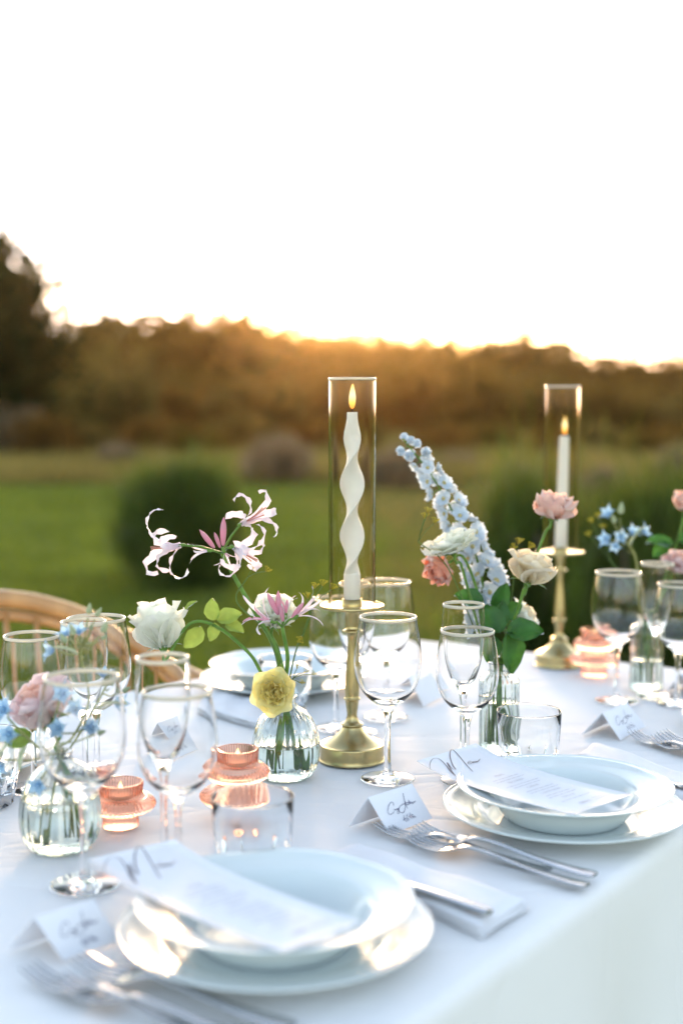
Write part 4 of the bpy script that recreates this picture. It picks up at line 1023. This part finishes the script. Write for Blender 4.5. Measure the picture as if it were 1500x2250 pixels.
def pedicel(t, org, a, b, r=.0015):
    m = (Vector(a)+Vector(b))/2+Vector((0, 0, .003)); MB().tube([Vector(a)-org, m-org, Vector(b)-org], [r*1.1, r, r], 7).build('pedicel', M_stem, t)
nY = y1-.01
path = stem_path(V1, .3, .02, [at(606, 1430, nY), at(548, 1325, nY), at(512, 1262, nY), at(487, 1215, nY)])
t = stem_thing('nerine', 'tall nerine with three curled pale pink flowers arching over the roses', 'flower', path, .0030, M_stem); o0 = path[0]; hub = path[-1]
for (bx, by, dY, ax, sd, sc) in ((530, 1151, -.01, (.85, -.35, .38), 1, 1.08), (398, 1198, -.015, (-.92, -.3, -.18), 2, 1.10), (513, 1203, -.03, (.72, -.35, -.42), 3, .95)):
    q = at(bx, by, nY+dY); pedicel(t, o0, hub, q); floret(t, o0, q, ax, STRAP, sc, sd)
floret(t, o0, at(462, 1210, nY-.01), (-.9, -.3, -.1), STH, .62, 4, 5, False); floret(t, o0, at(492, 1210, nY-.02), (.45, -.4, -.7), STH, .5, 5, 4, False)
for (bx, by, ax, sc) in ((490, 1200, (.03, 0, 1), 1.5), (472, 1205, (-.6, 0, .75), 1.25), (484, 1204, (-.25, -.3, .8), .95)):
    inst('bud', BUD, t, Matrix.Translation(at(bx, by, nY-.005)-o0) @ frame(ax) @ Matrix.Scale(sc, 4))
path = stem_path(V1, .8, .018, [at(632, 1450, nY-.01), at(620, 1378, nY-.015)])
t = stem_thing('nerine', 'short nerine with slim rosy flowers opening just above the bud vase', 'flower', path, .0029, M_stem); o0 = path[0]; hub = path[-1]
for (bx, by, dY, ax, sd, sc) in ((598, 1366, -.015, (-.85, -.3, .42), 6, .95), (650, 1356, -.02, (.72, -.2, .62), 7, .90), (628, 1352, .02, (.0, .4, .8), 8, .6)):
    q = at(bx, by, nY+dY-.01); pedicel(t, o0, hub, q); floret(t, o0, q, ax, STH, sc, sd, 6, False)
for (bx, by, ax, sc) in ((612, 1352, (-.42, -.2, .9), 1.35), (612, 1350, (.0, -.2, 1), 1.3), (622, 1366, (-.1, -.4, .8), 1.1), (640, 1360, (.5, -.3, .7), 1.2), (628, 1348, (.1, -.2, .9), .8)):
    inst('bud', BUD, t, Matrix.Translation(at(bx, by, nY-.025)-o0) @ frame(ax) @ Matrix.Scale(sc, 4))

# fennel sprigs
UMB = MB(); rr = random.Random(4)
for k in range(16):
    a = rr.random()*2*PI; q = rr.random()**.5*.0060; p = Vector((q*math.cos(a), q*math.sin(a), .008+rr.uniform(-.001, .001)-q*.2))
    UMB.tube([(0, 0, 0), p], .00022, 4); UMB.add([p+Vector(d)*.0010 for d in ((1,0,0),(-1,0,0),(0,1,0),(0,-1,0),(0,0,1),(0,0,-1))], [(0,2,4),(2,1,4),(1,3,4),(3,0,4),(2,0,5),(1,2,5),(3,1,5),(0,3,5)], True)
UMB = UMB.mesh('umbel', M_fennel)
def fennel(v, way, tips, label, ang, Y, s=1.0):
    path = stem_path(v, ang, .018 if v is V1 else .010, [at(x, y, Y) for x, y in way]); t = stem_thing('fennel_sprig', label, 'fennel', path, .0010, M_stemthin)
    for i, (x, y) in enumerate(tips):
        q = at(x, y, Y+random.uniform(-.01, .01)); j = path[-1] if i < 3 else path[-4]
        MB().tube([j-path[0], (j+q)/2-path[0]+Vector((0, 0, .002)), q-path[0]], .0005, 5).build('branch', M_stemthin, t)
        inst('umbel', UMB, t, Matrix.Translation(q-path[0]) @ frame((q-j).normalized()+Vector((0, -.2, .5))) @ Matrix.Scale(s, 4))
fennel(V1, [(592, 1400), (520, 1322), (544, 1268)], [(556, 1250), (583, 1256)], 'thin fennel sprig with two yellow tufts beside the tall nerine stem', .9, y1-.03, .9)
fennel(V1, [(650, 1430), (672, 1380), (684, 1330)], [(690, 1294), (708, 1288), (728, 1296), (676, 1316), (664, 1398)], 'yellow fennel sprig spreading before the glass hurricane', 1.9, y1+.01, 1.0)
fennel(V1, [(640, 1505), (644, 1490)], [(652, 1470), (668, 1478), (684, 1482), (658, 1500)], 'small budding fennel sprig beside the yellow rose', 2.6, y1-.02, .7)
fennel(V3, [(1060, 1420), (985, 1250), (918, 1190)], [(932, 1140), (938, 1128), (952, 1150)], 'thin fennel stalk bent beside the delphinium', 2.0, y3-.01, 1.0)
fennel(V3, [(1110, 1410), (1125, 1300), (1130, 1220)], [(1138, 1196), (1160, 1205), (1128, 1208)], 'fennel tuft between the cream and pink roses', 2.9, y3+.05, 1.1)
fennel(V4, [(1410, 1330), (1340, 1230)], [(1300, 1150), (1315, 1140), (1325, 1165), (1296, 1180)], 'blurred fennel cluster next to the far tweedia', 2.0, y4, 1.2)

# delphinium
DP = petal_mesh('p', 1, .62, R(48), R(98), .08, M_delph, .80, .22, 6, 5, 3, point=.08)
def delph_floret(seed, op):
    rr = random.Random(seed); m = MB()
    for k in range(6):
        M_ = Matrix.Rotation(2*PI*k/6+rr.uniform(-.15, .15), 4, 'Z') @ Matrix.Rotation(R(-45*(1-op))+rr.uniform(-.1, .1), 4, 'Y')
        m.add([M_ @ v.co for v in DP.vertices], [tuple(p.vertices) for p in DP.polygons])
    return m.mesh('floret', M_delph)
DF = [delph_floret(i, o) for i, o in enumerate((1, .95, .85, .9))]; DB = delph_floret(9, .15)
DE = MB().lathe([(0, 0), (.18, .05), (.22, .22), (.10, .34), (0, .36)], 8).mesh('eye', M_delphc)
spine = [at(x, y, y3+d) for x, y, d in ((1080, 1425, .01), (1066, 1320, .05), (1046, 1225, .07), (1000, 1135, .075), (944, 1040, .075), (884, 964, .07))]
path = stem_path(V3, 5.2, .012, spine)
t = stem_thing('delphinium', 'long spike of pale blue delphinium leaning over the roses', 'flower', path, .0026, M_stem, None, .35)
rr = random.Random(12); n = len(path); s0 = int(n*.44)
for k in range(50):
    f = (k+.5)/50; i = s0+f*(n-1-s0); a = int(i); p = path[a].lerp(path[min(a+1, n-1)], i-a); tg = (path[min(a+1, n-1)]-path[a-1]).normalized()
    th = k*2.4; e1 = tg.cross(Vector((0, 1, .1))).normalized(); e2 = tg.cross(e1); rd = e1*math.cos(th)+e2*math.sin(th)
    sz = .0235*(1-.60*f)*rr.uniform(.82, 1.12); out = p+rd*sz*.80
    MB().tube([p-path[0], (p+out)/2-path[0]+tg*.002, out-path[0]], .0006, 5).build('pedicel', M_stem, t)
    me = DF[k % 4] if f < .86 else DB
    fr = Matrix.Translation(out-path[0]) @ frame(rd+tg*.25+Vector((rr.uniform(-.35, .35), rr.uniform(-.35, .35), rr.uniform(-.35, .35))), th); fo = inst('floret', me, t, fr @ Matrix.Scale(sz*(1 if f < .86 else 1.3), 4))
    if f < .86: inst('eye', DE, fo)

# tweedia
TP = petal_mesh('p', 1, .24, R(35), R(98), .05, M_tweed, .86, .05, 6, 3, 4, point=.3)
def star():
    m = MB()
    for k in range(5):
        M_ = Matrix.Rotation(2*PI*k/5, 4, 'Z'); m.add([M_ @ v.co for v in TP.vertices], [tuple(p.vertices) for p in TP.polygons])
    m.lathe([(0, .0), (.12, .05), (.14, .3), (.05, .4), (0, .4)], 8); return m.mesh('blossom', M_tweed)
STAR = star()
TB = MB().lathe(crspline([(0, 0), (.22, .12), (.26, .4), (.14, .8), (0, 1.05)], 3), 10).mesh('bud', M_tweedbud)
TL_ = leaf_mesh('leaf', .026, .0055, M_tweedbud, 3)
def tweedia(v, way, Y, items, label, ang, r=.0014):
    path = stem_path(v, ang, .02 if v is V2 else .010, [at(x, y, Y) for x, y in way]); t = stem_thing('tweedia', label, 'flower', path, r, M_tweedstem)
    rr = random.Random(len(items)+int(way[0][0]))
    for kind, x, y, ax, sz in items:
        q = at(x, y, Y+rr.uniform(-.02, .012)); d = Vector(ax).normalized(); back = q-d*sz*.3
        j = min((p for p in path[12:]), key=lambda p: (p-back).length+max(0, p.z-back.z)*2)
        MB().tube([j-path[0], (j+back)/2-path[0]+Vector((0, 0, -.003)), back-path[0]], .0009, 6).build('branch', M_tweedstem, t)
        fr = Matrix.Translation(q-path[0]) @ frame(d, rr.random()*6)
        if kind == 's': inst('blossom', STAR, t, fr @ Matrix.Scale(sz*1.3, 4))
        elif kind == 'b': inst('bud', TB, t, fr @ Matrix.Scale(sz, 4))
        else: inst('leaf', TL_, t, Matrix.Translation(q-path[0]) @ d.to_track_quat('X', 'Z').to_matrix().to_4x4() @ Matrix.Scale(sz/.02, 4))
    return t
U = (0, -.3, 1)
tweedia(V2, [(160, 1620), (196, 1540), (180, 1450), (180, 1420)], y2-.01, [('b', 195, 1350, (.15, 0, 1), .012), ('b', 212, 1355, (.5, 0, .9), .011), ('b', 225, 1390, (.45, -.1, .9), .013), ('b', 200, 1385, (.2, -.4, .9), .008), ('b', 222, 1405, (.8, 0, .5), .008), ('b', 165, 1395, (-.4, 0, .9), .012),
      ('s', 120, 1430, (-.9, -.3, .1), .014), ('s', 150, 1398, (-.4, -.5, .7), .013), ('s', 175, 1392, (0, -.6, .7), .012), ('b', 148, 1412, (-.6, 0, .8), .012), ('l', 170, 1440, (-1, 0, .4), .02)],
      'tall budding tweedia sprig rising above the out-of-focus wine glass', .9)
tweedia(V2, [(150, 1650), (200, 1570), (240, 1500)], y2+.03, [('b', 248, 1505, (.5, 0, .8), .013), ('s', 258, 1545, (.8, -.4, .2), .013), ('s', 228, 1488, (.1, -.3, 1), .012), ('l', 215, 1560, (1, 0, .3), .025), ('b', 270, 1520, (.8, 0, .5), .010)], 'side sprig of tweedia behind the bowl of the large blurred glass', 1.5)
tweedia(V2, [(130, 1650), (118, 1590), (130, 1540)], y2-.035, [('s', 138, 1524, (.05, -.9, .3), .016), ('s', 132, 1600, (-.2, -.9, .2), .015), ('s', 200, 1598, (.3, -.9, .3), .014), ('s', 165, 1560, (.2, -.8, .5), .013), ('b', 215, 1612, (.8, -.2, .3), .010)], 'sky-blue tweedia stars clustered low in the round vase', 4.2)
tweedia(V2, [(110, 1660), (60, 1620), (20, 1580)], y2-.03, [('s', 12, 1560, (-.2, -.9, .4), .017), ('s', 22, 1612, (0, -1, .1), .015), ('s', 5, 1675, (-.2, -.8, -.4), .014), ('l', 40, 1620, (-.7, -.2, -.7), .022), ('s', 86, 1720, (0, -.9, -.2), .014), ('l', 60, 1640, (-.3, -.2, -1), .02)], 'tweedia sprig drooping towards the picture edge with bright blue stars', 3.6)
tweedia(V4, [(1405, 1330), (1395, 1225), (1365, 1180)], y4-.01, [('s', 1338, 1132, (-.5, -.6, .5), .017), ('s', 1335, 1185, (-.6, -.6, .1), .018), ('s', 1362, 1180, (-.1, -.9, .2), .017), ('s', 1385, 1172, (.3, -.7, .5), .016), ('s', 1408, 1170, (.7, -.5, .4), .016), ('b', 1362, 1130, (.1, 0, 1), .020), ('b', 1350, 1150, (-.3, 0, .9), .016), ('s', 1352, 1198, (-.3, -.8, -.2), .014), ('l', 1385, 1200, (.5, 0, .8), .03)],
      'blurred blue tweedia with amber stems at the table end', 1.0, .0024)

# ------------------------------------------------------------------ evening haze
def haze():
    b = MB().box((0, 60, 6.5), (300, 300, 15.4)); m, n, l = newmat('evening_haze'); n.remove(n['Principled BSDF'])
    v = n.new('ShaderNodeVolumePrincipled'); v.inputs['Color'].default_value = (1.0, .72, .38, 1); v.inputs['Density'].default_value = .00026; v.inputs['Anisotropy'].default_value = .94
    l.new(v.outputs[0], n['Material Output'].inputs['Volume'])
    tag(b.build('haze', m), 'thin warm evening haze over the meadow', 'haze', kind='stuff')
haze()
